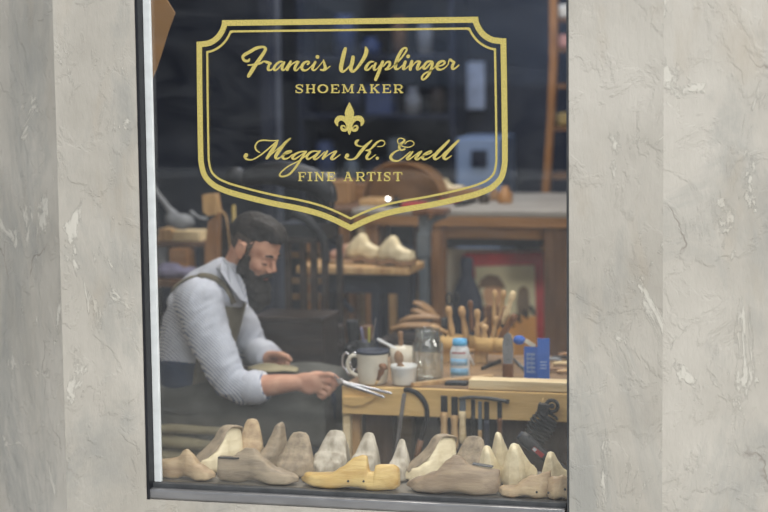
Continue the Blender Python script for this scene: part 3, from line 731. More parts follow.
# dark brown knobbed burnisher in the dish
p = base(404, 384)
t = thing('burnisher', 'dark brown knobbed burnishing tool standing in the fluted dish', 'tool', p+V((0, 0, .02)))
obj('grip', MB().lathe([(.004, 0), (.008, .02), (.014, .028), (.015, .04), (.008, .05), (.014, .058), (.017, .072), (.012, .086), (.006, .094)], (-.005, 0, 0), (-.18, 0, 1), 16), M['leatherbrown'], t, True)
obj('tip', MB().lathe([(.003, 0), (.009, .006), (.009, .018), (.002, .026)], (-.002, -.022, .02), (.3, 0, 1), 12), M['palewood'], t, True)
# awl leaning on the mug
t = thing('awl', 'brown knobbed awl leaning against the cream mug', 'awl', base(375, 386.5))
b = base(375, 386.5); a = P(384, 365, b.y-.005); d = a-b
obj('grip', MB().lathe([(.005, .25*d.length), (.007, .5*d.length), (.012, .7*d.length), (.008, .78*d.length), (.017, .92*d.length), (.013, d.length), (.004, 1.06*d.length)], (0, 0, 0), d, 14), M['handledark'], t, True)
obj('ferrule', MB().tube([d*.02, d*.3], [.003, .006]), M['handle'], t, True)
# powder bottle
p = base(460, 377); s = S(p.y); R_ = 9.6*s
t = thing('powder_bottle', 'white plastic powder bottle with sky blue cap and printed label', 'bottle', p)
Hb = 31*s
obj('body', MB().lathe([(.001, 0), (R_*.95, 0), (R_, .004), (R_, Hb*.72), (R_*.97, Hb*.84), (R_*.80, Hb*.95), (R_*.66, Hb)], n=28, squash=.7), M['whiteplastic'], t, True)
obj('cap', MB().lathe([(.001, Hb), (R_*.74, Hb), (R_*.76, Hb+.004), (R_*.72, Hb+.022), (.001, Hb+.024)], n=28, squash=.8), M['blueplastic'], t, True)
def lab(h0, h1, m, w=.75, name='label_print'):
    mb = MB(); n = 14; rr = []
    for h in (h0, h1): rr.append([V((R_*1.012*math.sin(a), -.7*R_*1.012*math.cos(a), h)) for a in [(-w+2*w*k/n) for k in range(n+1)]])
    mb.loft(rr, None, True, False, False); o = obj(name, mb, m, t, True); md = o.modifiers.new('s', 'SOLIDIFY'); md.thickness = .0006; return o
lab(Hb*.08, Hb*.30, M['paleblue'], 1.1); lab(Hb*.38, Hb*.60, M['paleblue'], 1.0)
lab(Hb*.76, Hb*.80, M['red'], .8, 'red_print')
mb = MB(); rnd = random.Random(3)
for row in range(3):
    for k in range(7): mb.box((R_*(-.62+.2*k), -.715*R_*math.cos(-.62+.2*k)-.001, Hb*(.50-.055*row)), (R_*.12, .001, .0026))
obj('small_print', mb, M['whiteplastic'], t, True)
# boards at the front edge
q = [(412, 389), (495, 381), (497, 376), (488, 374), (468, 376), (412, 386)]
a, b = base(413, 386.5), base(492, 378)
mb = MB(); d = (b-a); nn = V((-d.y, d.x, 0)).normalized()
mb.prism([a-nn*.006, a+nn*.016, a+d*.5+nn*.030, b+nn*.018+d*.0, b+d*.03+nn*.004, b-nn*.01, a+d*.5-nn*.012], (0, 0, .011))
tag(obj('wooden_stick', mb, M['handle']), 'long tapering wooden stick lying before the glass jar', 'stick')
a = P(468, 389, .80); 
mb = MB(); mb.box(((a.x+.12)/2, .845, BZ+.016), (.12-a.x, .07, .031), bev=.002)
tag(obj('sawn_board', mb, M['palewood']), 'pale rough-sawn board lying along the bench front edge', 'board')
p = base(455, 386); tag(obj('steel_plate', MB().box((p.x, p.y+.03, BZ+.006), (.075, .05, .011), bev=.002), M['iron']), 'small dark steel plate between slat and sawn board', 'plate')
# whetstone-like upright rasp
p = base(508, 381); s = S(p.y)
t = thing('edge_rasp', 'grey speckled upright rasp with rounded tip and brown foot', 'rasp', p)
w = 5.2*s; H_ = 47*s
pts = [(-w*.75, H_*.34), (w*.75, H_*.34), (w*.95, H_*.55), (w*.9, H_*.8), (w*.6, H_*.95), (0, H_), (-w*.6, H_*.95), (-w*.95, H_*.8), (-w*.95, H_*.55)]
obj('blade', MB().prism([(x, -.004, z) for x, z in pts], (0, .008, 0)), M['greycloth'], t, True)
obj('foot', MB().box((0, 0, H_*.18), (w*1.9, .02, H_*.36), bev=.004), M['handledark'], t, True)
mb = MB()
for k in range(5): mb.lathe([(.0018, -.001), (.0018, .0006), (.0001, .0007)], (.002*(-1)**k, -.0045, H_*(.45+.1*k)), (0, -1, 0), 8)
obj('dots', mb, M['iron'], t, True)
# bright blue card box, open
p = base(531, 380); s = S(p.y)
t = thing('card_box', 'bright blue open card box with white printing and raised flap', 'box', p)
w = 13*s
obj('front_panel', MB().box((0, 0, 16*s), (w, .004, 32*s)), M['bluecard'], t, True)
obj('inner_tray', MB().box((0, .018, 13*s), (w*.96, .03, 26*s)), M['bluecard'], t, True)
obj('side_panel', MB().box((w/2+5.8*s, -.004, 20*s), (11.5*s, .004, 41*s), Euler((0, 0, .12))), M['bluecard'], t, True)
obj('flap', MB().lathe([(.001, -.001), (6*s, -.001), (6*s, .001), (.001, .001)], (-w/2-5*s, .005, 38*s), (.25, -1, .2), 24, None, .75), M['bluecard'], t, True)
obj('folded_paper', MB().box((-1*s, .003, 35*s), (11*s, .003, 4*s), Euler((0, .55, 0))), M['paper'], t, True)
mb = MB()
for k in range(4): 
    mb.box((-w*.25+k*w*.16, -.0026, 17*s), (w*.05, .0008, 18*s)) if k % 2 == 0 else None
    for j in range(5): mb.box((-w*.25+k*w*.16, -.0026, (8+4.2*j)*s), (w*.12, .0008, 2.0*s))
obj('printed_lettering', mb, M['bluewhite'], t, True)
mb = MB()
for j in range(3): mb.box((w/2+5.8*s, -.007, (12+3*j)*s), (6*s, .0008, 1.0*s), Euler((0, 0, .12)))
obj('printed_lines', mb, M['bluewhite'], t, True)
# scraps at the end of the bench
rnd = random.Random(11)
names = [('leather_scrap', 'brown leather scrap', M['leatherbrown']), ('wood_shaving', 'pale wood offcut', M['palewood']), ('leather_scrap', 'grey felt scrap', M['greycloth']), ('wood_shaving', 'tan wood offcut', M['handle']), ('leather_scrap', 'dark leather scrap', M['darkwood']), ('wood_shaving', 'slim orange offcut', M['orangewood'])]
for i, (x, y) in enumerate([(556, 372), (563, 366), (553, 362), (565, 374), (560, 360), (566, 357)]):
    nm, lb, m = names[i]; p = base(x, y); L_ = .05+.02*rnd.random()
    mb = MB(); aa = rnd.uniform(-.5, .5); dx, dy = math.cos(aa)*L_, math.sin(aa)*.2*L_
    mb.tube([(p.x-dx/2, p.y-dy, BZ+.008), (p.x, p.y, BZ+.012), (p.x+dx/2, p.y+dy, BZ+.008)], [(.006, .014), (.006, .012), (.006, .006)], None, 10, 1, (0, 0, 1), 3)
    tag(obj(nm, mb, m), lb+' '+['lying right of the blue box', 'at the bench end near the window edge', 'behind the blue box', 'beside the sawn board end', 'further back past the blue box', 'highest at the far bench corner'][i].replace('right of', 'just past'), 'scrap')
# flat tools lying before the rack
for (x0, y0, x1, y1, nm, lb, m, r) in ((482, 370, 500, 363, 'flat_file', 'dark flat file lying before the tool rack', M['iron'], .007), (466, 352, 474, 367, 'thin_awl', 'thin white-tipped awl leaning by the powder bottle', M['whiteplastic'], .003), (514, 361, 524, 371, 'flat_file', 'short grey file lying beside the blue box', M['greypaint'], .006)):
    a, b = base(x0, y0 if nm != 'thin_awl' else 372), base(x1, y1)
    if nm == 'thin_awl': a = P(466, 350, b.y)
    tag(obj(nm, MB().tube([a+V((0, 0, .006)), b+V((0, 0, .006))], [r, r*1.3], None, 10, .6), m), lb, 'tool')
# ---- rack of handled tools
YR = base(478, 362).y
rk = thing('tool_rack', 'pale wooden rack holding many wood-handled tools', 'rack', V((P(477, 360, YR).x, YR, BZ)))
a, b = P(441, 340, YR), P(513, 340, YR); zt_ = P(477, 336, YR).z; s = S(YR)
for dy in (-.022, .022):
    for k in range(4):
        if dy < 0 and k == 1: continue
        xa = a.x+(b.x-a.x)*k/4; xb = a.x+(b.x-a.x)*(k+1)/4
        cx = (xa+xb)/2
        pts = [V((cx+(xb-xa)*.5*math.cos(t), YR+dy-.014*math.sin(t) if dy < 0 else YR+dy+.002*math.sin(t), 0)) for t in [PI*i/8 for i in range(9)]]
        mb = MB(); rings = [[q+V((0, 0, zt_-13*s)) for q in pts], [q+V((0, 0, zt_)) for q in pts]]
        mb.loft(rings, None, True, False, False)
        o = obj('loop', mb, M['ply'], rk); md = o.modifiers.new('s', 'SOLIDIFY'); md.thickness = .003
obj('post', MB().box((P(481, 360, YR).x, YR, (BZ+zt_-13*s)/2), (12*s, .03, zt_-13*s-BZ)), M['handle'], rk)
obj('post', MB().box((P(447, 360, YR).x, YR, (BZ+zt_-13*s)/2), (8*s, .03, zt_-13*s-BZ)), M['handle'], rk)
obj('base_board', MB().box(((a.x+b.x)/2, YR+.0, zt_-13*s-.003), (b.x-a.x, .05, .006)), M['handle'], rk)
hd = [ (448, 306, 453, 340, .0135, 'handle', 0, 'tall pale handle at the black-loop end of the rack'), (461, 306, 467, 341, .0145, 'handle', .02, 'thick tan handle leaning slightly in the rack'),
 (477, 309, 478, 342, .0125, 'handle', -.01, 'straight pale handle in the middle of the rack'), (485, 324, 483, 345, .014, 'handle', -.02, 'short stout pale handle low in the rack'),
 (470, 300, 472, 332, .0105, 'handledark', .03, 'dark brown knob handle behind the pale ones'), (490, 318, 474, 330, .009, 'handle', .035, 'short pale handle lying sideways in the rack'),
 (495, 290, 494, 322, .0105, 'handle', .02, 'slender pale handle standing high in the rack'), (504, 290, 500, 322, .0105, 'handle', .03, 'slender pale handle beside its high twin'),
 (514, 291, 503, 324, .0125, 'palewood', -.005, 'brightest creamy handle slanting over the rack end'), (516, 314, 499, 340, .0150, 'handledark', -.02, 'stout brown handle slanting at the rack end'),
 (497, 316, 493, 340, .011, 'handle', 0, 'pale handle with round knob before the slanting brown one'), (489, 304, 489, 336, .011, 'handledark', .035, 'dark handle half hidden behind the pale handles'),
 (508, 306, 495, 330, .012, 'leatherbrown', .01, 'reddish brown handle under the creamy one')]
for x0, y0, x1, y1, r, m, dy, lb in hd:
    A_, B_ = P(x0, y0, YR+dy+.005), P(x1, y1, YR+dy*.6); d = A_-B_; L_ = d.length
    t = thing('wood_handled_tool', lb, 'hand tool', B_, (0, 0, 0), None)
    obj('grip', MB().lathe([(r*.45, 0), (r*.7, .1*L_), (r*.95, .3*L_), (r*.7, .55*L_), (r*.62, .68*L_), (r*.95, .78*L_), (r, .88*L_), (r*.75, .97*L_), (r*.2, L_)], (0, 0, 0), d, 14), M[m], t, True)
    obj('ferrule', MB().tube([-d*.12, d*.05], [r*.3, r*.48], None, 10), M['darkalu'], t, True)
t = thing('shears', 'black-handled shears standing at the end of the rack', 'shears', P(452, 338, YR+.04))
for x in (449, 456):
    c = P(x, 299, YR+.04)-t.location
    obj('handle_loop', MB().tube([c+V((.0095*math.cos(q), 0, .022*math.sin(q))) for q in [2*PI*i/20 for i in range(21)]], .0045, None, 8), M['black'], t, True)
obj('shank', MB().tube([P(452, 304, YR+.04)-t.location, V((0, 0, -.01))], [.007, .004]), M['iron'], t, True)
t = thing('knife', 'black-handled knife standing left of the pale handles', 'knife', P(446, 338, YR+.03)); t['label'] = 'short black knife handle standing beside the tallest jar-side handle'
obj('grip', MB().tube([P(444, 318, YR+.03)-t.location, V((0, 0, .0))], [.013, .010], None, 12), M['black'], t, True)
obj('blade', MB().tube([V((0, 0, 0)), V((0, 0, -.04))], [.005, .003], None, 8), M['steel'], t, True)
stick('wood_handled_tool', P(431, 326, YR+.0), P(449, 333, YR+.0), .0075, M['handle'], 'yellowish handle sticking out level behind the glass jar', 'hand tool')
# ---- tools hanging on the front rail
YH = .793
def hp(x, y, Y=YH): return P(x, y, Y)
t = thing('coping_saw', 'bow saw with black arched frame hanging on the bench rail', 'saw', hp(416, 458))
L0 = t.location
obj('frame', MB().tube([hp(404, 390)-L0, hp(410, 390)-L0, hp(418, 394)-L0, hp(425, 403)-L0, hp(427, 414)-L0, hp(424, 430)-L0, hp(419, 446)-L0], [.0075, .0085, .009, .009, .0085, .0078, .007], None, 10, 1, None, 5), M['iron'], t, True)
obj('grip', MB().tube([hp(421, 440)-L0, hp(415, 462)-L0], [.011, .010]), M['handledark'], t, True)
d = hp(395, 457)-hp(404, 393); 
obj('blade', MB().prism([hp(402.3, 393)-L0, hp(406.5, 393)-L0, hp(397.4, 457)-L0, hp(394, 457)-L0], (0, .0015, 0)), M['steel'], t, True)
def hang(x, y0, ym, y1, w, m1, m2, label, name='leather_knife', ext=0):
    t = thing(name, label, 'hand tool', hp(x, y1)); L0 = t.location; s = S(YH)
    r = w*s/2
    obj('blade', MB().box(V((0, .002, 0))+(hp(x, (y0+ym)/2)-L0), (w*s*.8, .008, (ym-y0)*s), bev=.002), m1, t, True)
    d = hp(x, y1)-hp(x, ym); Lk = d.length
    obj('grip', MB().lathe([(r*.8, 0), (r*1.0, .1*Lk), (r*.82, .3*Lk), (r*.95, .65*Lk), (r*1.05, .85*Lk), (r*.8, Lk)], hp(x, ym)-L0, (0, 0, -1), 14), m2, t, True)
    if ext: obj('tip', MB().cyl(hp(x, y1)-L0, hp(x, y1+ext)-L0, r*.5, r*.4), M['iron'], t, True)
hang(444, 396, 412, 446, 8, M['black'], M['handle'], 'black-topped knife with tan handle hanging nearest the bow saw')
hang(454.5, 397, 415, 450, 8, M['black'], M['handle'], 'black-topped knife with long tan handle, middle of the hanging three')
hang(462.5, 398, 411, 443, 7.5, M['greypaint'], M['palewood'], 'grey-topped knife with palest handle hanging by the hammers', ext=12)
hang(473, 400, 416, 455, 5, M['iron'], M['black'], 'slim all-black tool hanging under the steel bar', 'punch')
hang(480, 402, 430, 456, 4.5, M['greypaint'], M['handle'], 'thin grey-shanked hammer handle with tan wooden end', 'tack_hammer')
hang(486.5, 402, 420, 462, 6, M['iron'], M['navy'], 'dark blue gripped tool hanging under the steel bar', 'punch')
hang(499.5, 401, 418, 444, 5.5, M['iron'], M['handledark'], 'dark hammer with brown handle at the end of the bar', 'tack_hammer')
t = thing('tool_bar', 'curved grey steel bar holding the hammers on the bench rail', 'bar', hp(484, 400, .779))
L0 = t.location
obj('bar', MB().tube([hp(459, 398.5, .787)-L0, hp(470, 397.5, .779)-L0, hp(484, 398, .779)-L0, hp(496, 399.5, .779)-L0, hp(507, 401.5, .779)-L0], [(.005, .004), (.006, .005), (.006, .005), (.007, .005), (.006, .005)], None, 8, 1, (0, 0, 1), 4), M['darkalu'], t, True)
obj('bar_end', MB().cyl(hp(506, 401.4, .779)-L0, hp(509, 402, .779)-L0, .008), M['iron'], t, True)
# coiled cord and tubular tool
t = thing('coiled_cord', 'thick black coiled cord hanging from a round hook at the bench end', 'cord', hp(540, 445, .74))
L0 = t.location; mb = MB(); c0 = hp(549, 414, .745)-L0; c1 = hp(533, 440, .745)-L0; ax = (c1-c0)
pts = []; turns = 8; xx = ax.normalized(); yy = V((0, 1, 0)); zz = xx.cross(yy)
for i in range(turns*16+1):
    k = i/(turns*16); rr = .030+.012*math.sin(PI*k); q = 2*PI*turns*k
    pts.append(c0+ax*k+zz*(rr*math.cos(q))+yy*(.022*math.sin(q)))
obj('coil', mb.tube(pts, .0048, None, 7), M['black'], t, True)
obj('plug', MB().box(hp(543, 410, .745)-L0, (.035, .03, .045), Euler((0, .2, 0)), bev=.004), M['black'], t, True)
obj('hook_wheel', MB().torus(hp(552, 406, .76)-L0, .019, .0065, (0, 1, 0)), M['iron'], t, True)
obj('hook_hub', MB().cyl(hp(552, 406, .75)-L0, hp(552, 406, .79)-L0, .009), M['iron'], t, True)
obj('tie', MB().tube([hp(543, 398, .745)-L0, hp(541, 406, .745)-L0], .002), M['ply'], t, True)
t = thing('iron_tube', 'dark grey tubular power tool with a small red and white label', 'power tool', hp(542, 452, .66))
L0 = t.location; A_, B_ = hp(521, 436, .66)-L0, hp(562, 470, .66)-L0
TB_ = A_+(B_-A_)*((A_.z+L0.z-.012)/(A_.z-B_.z))
obj('barrel', MB().tube([A_, A_+(B_-A_)*.15, A_+(B_-A_)*.5, B_, TB_], [.020, .022, .017, .018, .018], None, 16), M['iron'], t, True)
obj('nozzle', MB().tube([A_-(B_-A_)*.05, A_+(B_-A_)*.04], [.014, .018], None, 16), M['navy'], t, True)
mid = A_+(B_-A_)*.44; ry = -math.atan2((B_-A_).z, (B_-A_).x)
obj('label_plate', MB().box(mid+V((0, -.0185, 0)), (.042, .002, .014), Euler((0, ry, 0))), M['red'], t, True)
obj('label_print', MB().box(A_+(B_-A_)*.36+V((0, -.0195, 0)), (.012, .002, .010), Euler((0, ry, 0))), M['whiteplastic'], t, True)
# under the bench
a = P(432, 432, 1.2)
mb = MB(); mb.ell((a.x, 1.2, .30), (.035, .03, .12)); mb.ell((a.x+.02, 1.2, .24), (.045, .04, .10)); mb.ell((a.x, 1.22, .1), (.06, .05, .1))
tag(blob('cloth_bundle', mb, M['greycloth'], None, .006, 4, lambda c: .006*nz(c, 25)), 'crumpled grey-white cloth bundle stuffed under the workbench', 'cloth')
# ------------------------------------------------------------------ stool and man
c = P(205, 440, 1.08)
st = thing('stool', 'low stool with thick folded olive canvas cushions under the man', 'stool', (c.x, 1.08, 0))
SX0, SX1 = P(150, 440, 1.0).x-.02, P(262, 440, 1.0).x
cx = (SX0+SX1)/2
for k, (z, hh) in enumerate(((.372, .040), (.322, .048), (.268, .046))):
    mb = MB(); n = 40; rings = []
    rx, ry = (SX1-SX0)/2*(1-.04*k), .20
    for (ro, zo) in ((.0, -.5), (.86, -.5), (.97, -.3), (1.0, 0), (.97, .3), (.86, .5), (0, .5)):
        rings.append([V((cx+rx*max(ro, .01)*math.copysign(abs(math.cos(q))**.6, math.cos(q)), 1.09+ry*max(ro, .01)*math.copysign(abs(math.sin(q))**.6, math.sin(q)), z+hh*zo+.006*math.sin(3*q+k))) for q in [2*PI*i/n for i in range(n)]])
    mb.loft(rings); obj('cushion', mb, M['olive'], st)
obj('seat', MB().lathe([(.001, .215), (.17, .215), (.18, .225), (.18, .24), (.001, .245)], (cx, 1.09, 0), n=32), M['darkwood'], st)
for sx in (-1, 1):
    for sy in (-1, 1):
        obj('leg', MB().cyl((cx+sx*.14, 1.09+sy*.12, 0), (cx+sx*.11, 1.09+sy*.09, .22), .017, .02), M['darkwood'], st)
man = thing('person', 'bearded man in striped shirt and dark apron bent over his work', 'person', (c.x-.05, 1.1, .395))
HS = .94
HC = P(254, 248, 1.07); HR = (Euler((0, 0, math.radians(-17))).to_matrix() @ Euler((0, math.radians(27), 0)).to_matrix())
def hd_(p): return HC+HR @ (V(p)*HS)
def HE(mb, c, r, rot=None):
    Rr = HR @ (Euler(rot).to_matrix() if rot else Matrix.Identity(3)); mb.ell(hd_(c), [v*HS for v in r], Rr)
def HT(mb, pts, rad, **k): mb.tube([hd_(p) for p in pts], [ (tuple(x*HS for x in r) if isinstance(r, tuple) else r*HS) for r in rad], None, k.get('n', 12), 1., None, k.get('sm', 4))
def capsule(mb, pts, rad, sm=3, n=14):
    pts = [V(p) for p in pts]; q, r = smoothpath(pts, rad, sm) if len(pts) > 2 else (pts, rad)
    mb.tube(q, r, None, n); mb.ell(pts[0], [rad[0]]*3 if not isinstance(rad[0], tuple) else [min(rad[0])]*3, None, None, 12); mb.ell(pts[-1], [rad[-1]]*3 if not isinstance(rad[-1], tuple) else [min(rad[-1])]*3, None, None, 12)
TOR = [((189, 400), (.118, .155)), ((193, 362), (.124, .145)), ((200, 326), (.134, .155)), ((209, 299), (.122, .165)), ((223, 279), (.078, .115)), ((232, 267), (.052, .060))]
TY = 1.12
# body -----------------------------------------------------------
mb = MB()
HE(mb, (-.012, 0, .035), (.098, .077, .092)); HE(mb, (.044, 0, .035), (.052, .060, .060)); HE(mb, (.042, 0, -.035), (.052, .055, .072))
HE(mb, (.030, 0, -.085), (.052, .050, .035)); HE(mb, (.074, 0, -.103), (.022, .026, .020))
HT(mb, [(.078, -.046, .006), (.092, -.026, .016), (.092, 0, .010), (.092, .026, .016), (.078, .046, .006)], [.007, .010, .009, .010, .007])
HT(mb, [(.090, 0, .010), (.104, 0, -.010), (.120, 0, -.036)], [.007, .0085, .0115]); HE(mb, (.105, -.012, -.040), (.012, .009, .008)); HE(mb, (.105, .012, -.040), (.012, .009, .008))
for sgn in (-1, 1):
    HE(mb, (.066, sgn*.040, -.034), (.026, .020, .022)); HE(mb, (.0765, sgn*.031, -.010), (.0155, .017, .012))
    HE(mb, (-.004, sgn*.080, -.006), (.020, .007, .031), (0, -.25, 0)); HE(mb, (.004, sgn*.081, -.028), (.010, .008, .010))
    HT(mb, [(.010, sgn*.080, -.022), (.014, sgn*.084, .004), (.004, sgn*.088, .026), (-.014, sgn*.089, .022), (-.021, sgn*.087, 0), (-.012, sgn*.083, -.022)], [.0045, .005, .0055, .0055, .0055, .005])
HT(mb, [(.082, -.022, -.070), (.094, 0, -.067), (.082, .022, -.070)], [.007, .009, .007])
capsule(mb, [hd_((-.03, 0, -.03)), hd_((-.035, 0, -.085)), P(229, 280, 1.10), P(222, 298, 1.12)], [.056, .053, .053, .055])
pts = [V((P(x, y, TY).x, TY, P(x, y, TY).z)) for (x, y), r in TOR]
mb.tube(pts, [(r[0]*.86, r[1]*.86) for (_, r) in TOR], None, 20, 1, (1, 0, 0), 4)
mb.ell(pts[0]+V((0, 0, -.01)), (.115, .15, .105))
# near arm and hand
SHn, ELn, WRn = P(199, 300, .965), P(230, 386, .905), P(299, 382.5, .885)
capsule(mb, [SHn, ELn], [.046, .040]); capsule(mb, [ELn, P(262, 386, .89), P(284, 383.5, .885), WRn], [.045, .040, .033, .0265])
SHf, ELf, WRf = P(226, 300, 1.27), P(250, 352, 1.31), P(270, 358.5, 1.19)
capsule(mb, [SHf, ELf], [.046, .040]); capsule(mb, [ELf, WRf], [.042, .028])
def palm(a, b, w0, w1, t): 
    mb.tube([a, a+(b-a)*.35, a+(b-a)*.8, b], [(w0, t), (w1*.95, t*1.15), (w1, t), (w1*.9, t*.8)], None, 16, 1, (0, 0, 1), 4)
PB = P(323, 383, .885)
palm(WRn-V((.02, 0, 0)), PB, .025, .037, .018)
mb.ell(P(309, 389, .885), (.030, .018, .020))
fg = [[(321, 375.5, .880), (330.5, 374.5, .872), (337.5, 379.5, .868), (338.5, 384.0, .876)],
      [(323, 381.0, .880), (332.5, 382.5, .868), (334.0, 388.5, .872), (328.0, 390.5, .882)],
      [(322, 386.5, .882), (329.5, 389.0, .872), (329.0, 394.0, .876), (323.5, 393.0, .888)],
      [(319, 391.0, .885), (325.0, 394.5, .878), (323.0, 398.0, .882), (318.5, 395.5, .892)]]
for f, r in zip(fg, (.0092, .0094, .0088, .0078)): capsule(mb, [P(*q) for q in f], [r*1.12, r*1.05, r*.95, r*.82], 3, 10)
capsule(mb, [P(306, 379, .895), P(316, 374, .905), P(327, 376, .902), P(336, 381, .892)], [.016, .012, .0105, .009], 3, 10)
# far hand, closed on the leather
palm(WRf-V((.015, 0, 0)), P(282, 361, 1.15), .024, .034, .017)
for f, r in zip([[(281, 357, 1.15), (287, 356.5, 1.12), (291, 360, 1.10)], [(282, 360, 1.14), (286.5, 361, 1.11), (288, 365, 1.10)], [(280, 363, 1.14), (283.5, 365, 1.11), (283, 368.5, 1.11)], [(277, 365, 1.15), (279.5, 368, 1.12), (278, 370, 1.12)]], (.0088, .009, .0086, .0076)):
    capsule(mb, [P(*q) for q in f], [r*1.1, r, r*.82], 3, 10)
capsule(mb, [P(272, 356, 1.14), P(279, 354, 1.11), P(288, 357, 1.09)], [.014, .0115, .0095], 3, 10)
# legs
KNn, KNf = P(318, 402, 1.02), P(329, 388, 1.22)
HIn, HIf = P(192, 404, 1.04), P(198, 398, 1.21)
for a, b in ((HIn, KNn), (HIf, KNf)):
    capsule(mb, [a, b], [.078, .055]); capsule(mb, [b, b+V((-.02, .01, -(b.z-.25))), V((b.x-.04, b.y+.01, .08))], [.052, .045, .034])
body = blob('body', mb, M['skin'], man, .0042, 3)
# eyes, brows, lips -----------------------------------------------
EYE = mat('eyelid skin', (150, 106, 92), .5)
for sgn in (-1, 1):
    mb = MB(); HE(mb, (.0815, sgn*.031, -.0135), (.0115, .0135, .0085)); obj('eye', mb, EYE, man)
    mb = MB(); HT(mb, [(.082, sgn*.018, -.0165), (.0925, sgn*.030, -.0175), (.083, sgn*.045, -.0155)], [.0018, .0032, .0022]); obj('eyelash', mb, M['hair'], man)
    mb = MB(); HT(mb, [(.099, sgn*.013, .015), (.100, sgn*.028, .023), (.086, sgn*.047, .018)], [(.004, .003), (.0055, .0035), (.003, .002)]); obj('eyebrow', mb, M['hair'], man)
mb = MB(); HT(mb, [(.090, -.018, -.078), (.101, 0, -.077), (.090, .018, -.078)], [.003, .0058, .003]); obj('lower_lip', mb, mat('lip skin', (150, 100, 90), .5), man)
# hair ------------------------------------------------------------
rough = lambda a, s: (lambda c: a*nz(c, s)+a*.6*nz(c, s*2.7))
mb = MB(); HE(mb, (-.018, 0, .040), (.102, .081, .094)); HE(mb, (.035, 0, .092), (.062, .062, .036)); HE(mb, (.072, 0, .090), (.042, .052, .026), (0, .40, 0))
HT(mb, [(-.02, -.045, .105), (.05, -.036, .110), (.100, -.022, .086), (.118, -.010, .060)], [.020, .022, .018, .009]); HT(mb, [(-.02, .03, .112), (.06, .03, .108), (.106, .018, .080)], [.020, .020, .013])
inv = HR.transposed()
def hl(c): return (inv @ (c-HC))/HS
blob('hair', mb, M['hair'], man, .0035, 3, rough(.0022, 70), keep=lambda c: (lambda q: q.z > .052+.34*max(0, q.x-.03) if q.x > -.05 else q.z > .02-.3*(q.x+.05)*0)(hl(c)))
mb = MB(); HE(mb, (-.014, 0, .034), (.0995, .0785, .092)); HT(mb, [(.022, -.071, .03), (.026, -.068, -.02)], [.012, .010], sm=2); HT(mb, [(.022, .071, .03), (.026, .068, -.02)], [.012, .010], sm=2)
blob('hair_sides', mb, M['fade'], man, .0035, 2, rough(.0012, 90), keep=lambda c: (lambda q: q.z > (-.045 if q.x < -.03 else (-.03 if q.x > .012 else .028)) and q.x < .034 and q.z < .06)(hl(c)))
mb = MB()
for sgn in (-1, 1):
    HT(mb, [(.024, sgn*.064, -.012), (.020, sgn*.063, -.045), (.030, sgn*.058, -.080)], [.013, .022, .028])
    HT(mb, [(.040, sgn*.050, -.075), (.068, sgn*.040, -.086), (.088, sgn*.020, -.100)], [.020, .018, .018])
    HT(mb, [(.110, 0, -.056), (.102, sgn*.016, -.062), (.084, sgn*.034, -.080)], [.008, .0095, .008])
HE(mb, (.045, 0, -.106), (.056, .064, .042)); HE(mb, (.086, 0, -.125), (.046, .050, .040)); HE(mb, (.100, 0, -.155), (.048, .046, .044)); HE(mb, (.104, 0, -.178), (.034, .036, .032)); HE(mb, (.062, 0, -.150), (.045, .048, .040))
blob('beard', mb, M['hair'], man, .0035, 3, rough(.0045, 60))
# shirt -----------------------------------------------------------
mb = MB()
mb.tube([p+V((0, 0, 0)) for p in pts[1:]], [(r[0], r[1]) for (_, r) in TOR[1:]], None, 28, 1, (1, 0, 0), 5)
mb.ell(P(199, 300, .965), (.086, .078, .080)); mb.ell(P(224, 302, 1.26), (.080, .075, .075)); mb.ell(P(226, 292, 1.10), (.072, .12, .060), Euler((0, .5, 0))); mb.ell(P(187, 303, 1.12), (.062, .13, .066))
q, r = smoothpath([P(198, 300, .965), P(206, 328, .945), P(219, 358, .915), P(229, 381, .905)], [.080, .082, .068, .058], 5); mb.tube(q, r, None, 20)
mb.ell(P(229, 383, .905), (.057, .056, .055)); q, r = smoothpath([P(229, 383, .905), P(244, 387, .895), P(256, 388, .890)], [.056, .060, .054], 4); mb.tube(q, r, None, 20)
q, r = smoothpath([P(228, 302, 1.26), P(242, 328, 1.285), P(251, 350, 1.30)], [.062, .066, .056], 4); mb.tube(q, r, None, 18)
mb.ell(P(251, 351, 1.30), (.055, .055, .055)); mb.tube([P(251, 351, 1.30), P(266, 357, 1.21)], [.055, .050], None, 18)
def folds(c):
    q = V((c.x*.5+c.z*.5, c.y*.6, (c.z-c.x)*1.5)); return .006*nz(V((c.x*1.6, c.y*1.2, c.z*.6)), 11)+.009*(.35-abs(nz(q, 15)))
shirt = blob('shirt', mb, M['shirt'], man, .0055, 5, folds)
def cuff(a, b, r0, r1, nm='cuff'):
    mb = MB(); d = (b-a); mb.tube([a, a+d*.12, a+d*.55, b-d*.05, b, b-d*.03, a+d*.5], [r0*.9, r0, r0*1.03, r1*1.03, r1*.96, r1*.86, r0*.8], None, 28)
    o = obj(nm, mb, M['cuff'], man)
    for v in o.data.vertices: v.co += V((.0035*nz(v.co, 30), .003*nz(v.co+V((5, 0, 0)), 30), .0035*nz(v.co+V((0, 9, 0)), 30)))
cuff(P(245, 389, .893), P(266, 385.5, .889), .060, .050)
cuff(P(257, 353, 1.265), P(270, 358, 1.195), .058, .050)
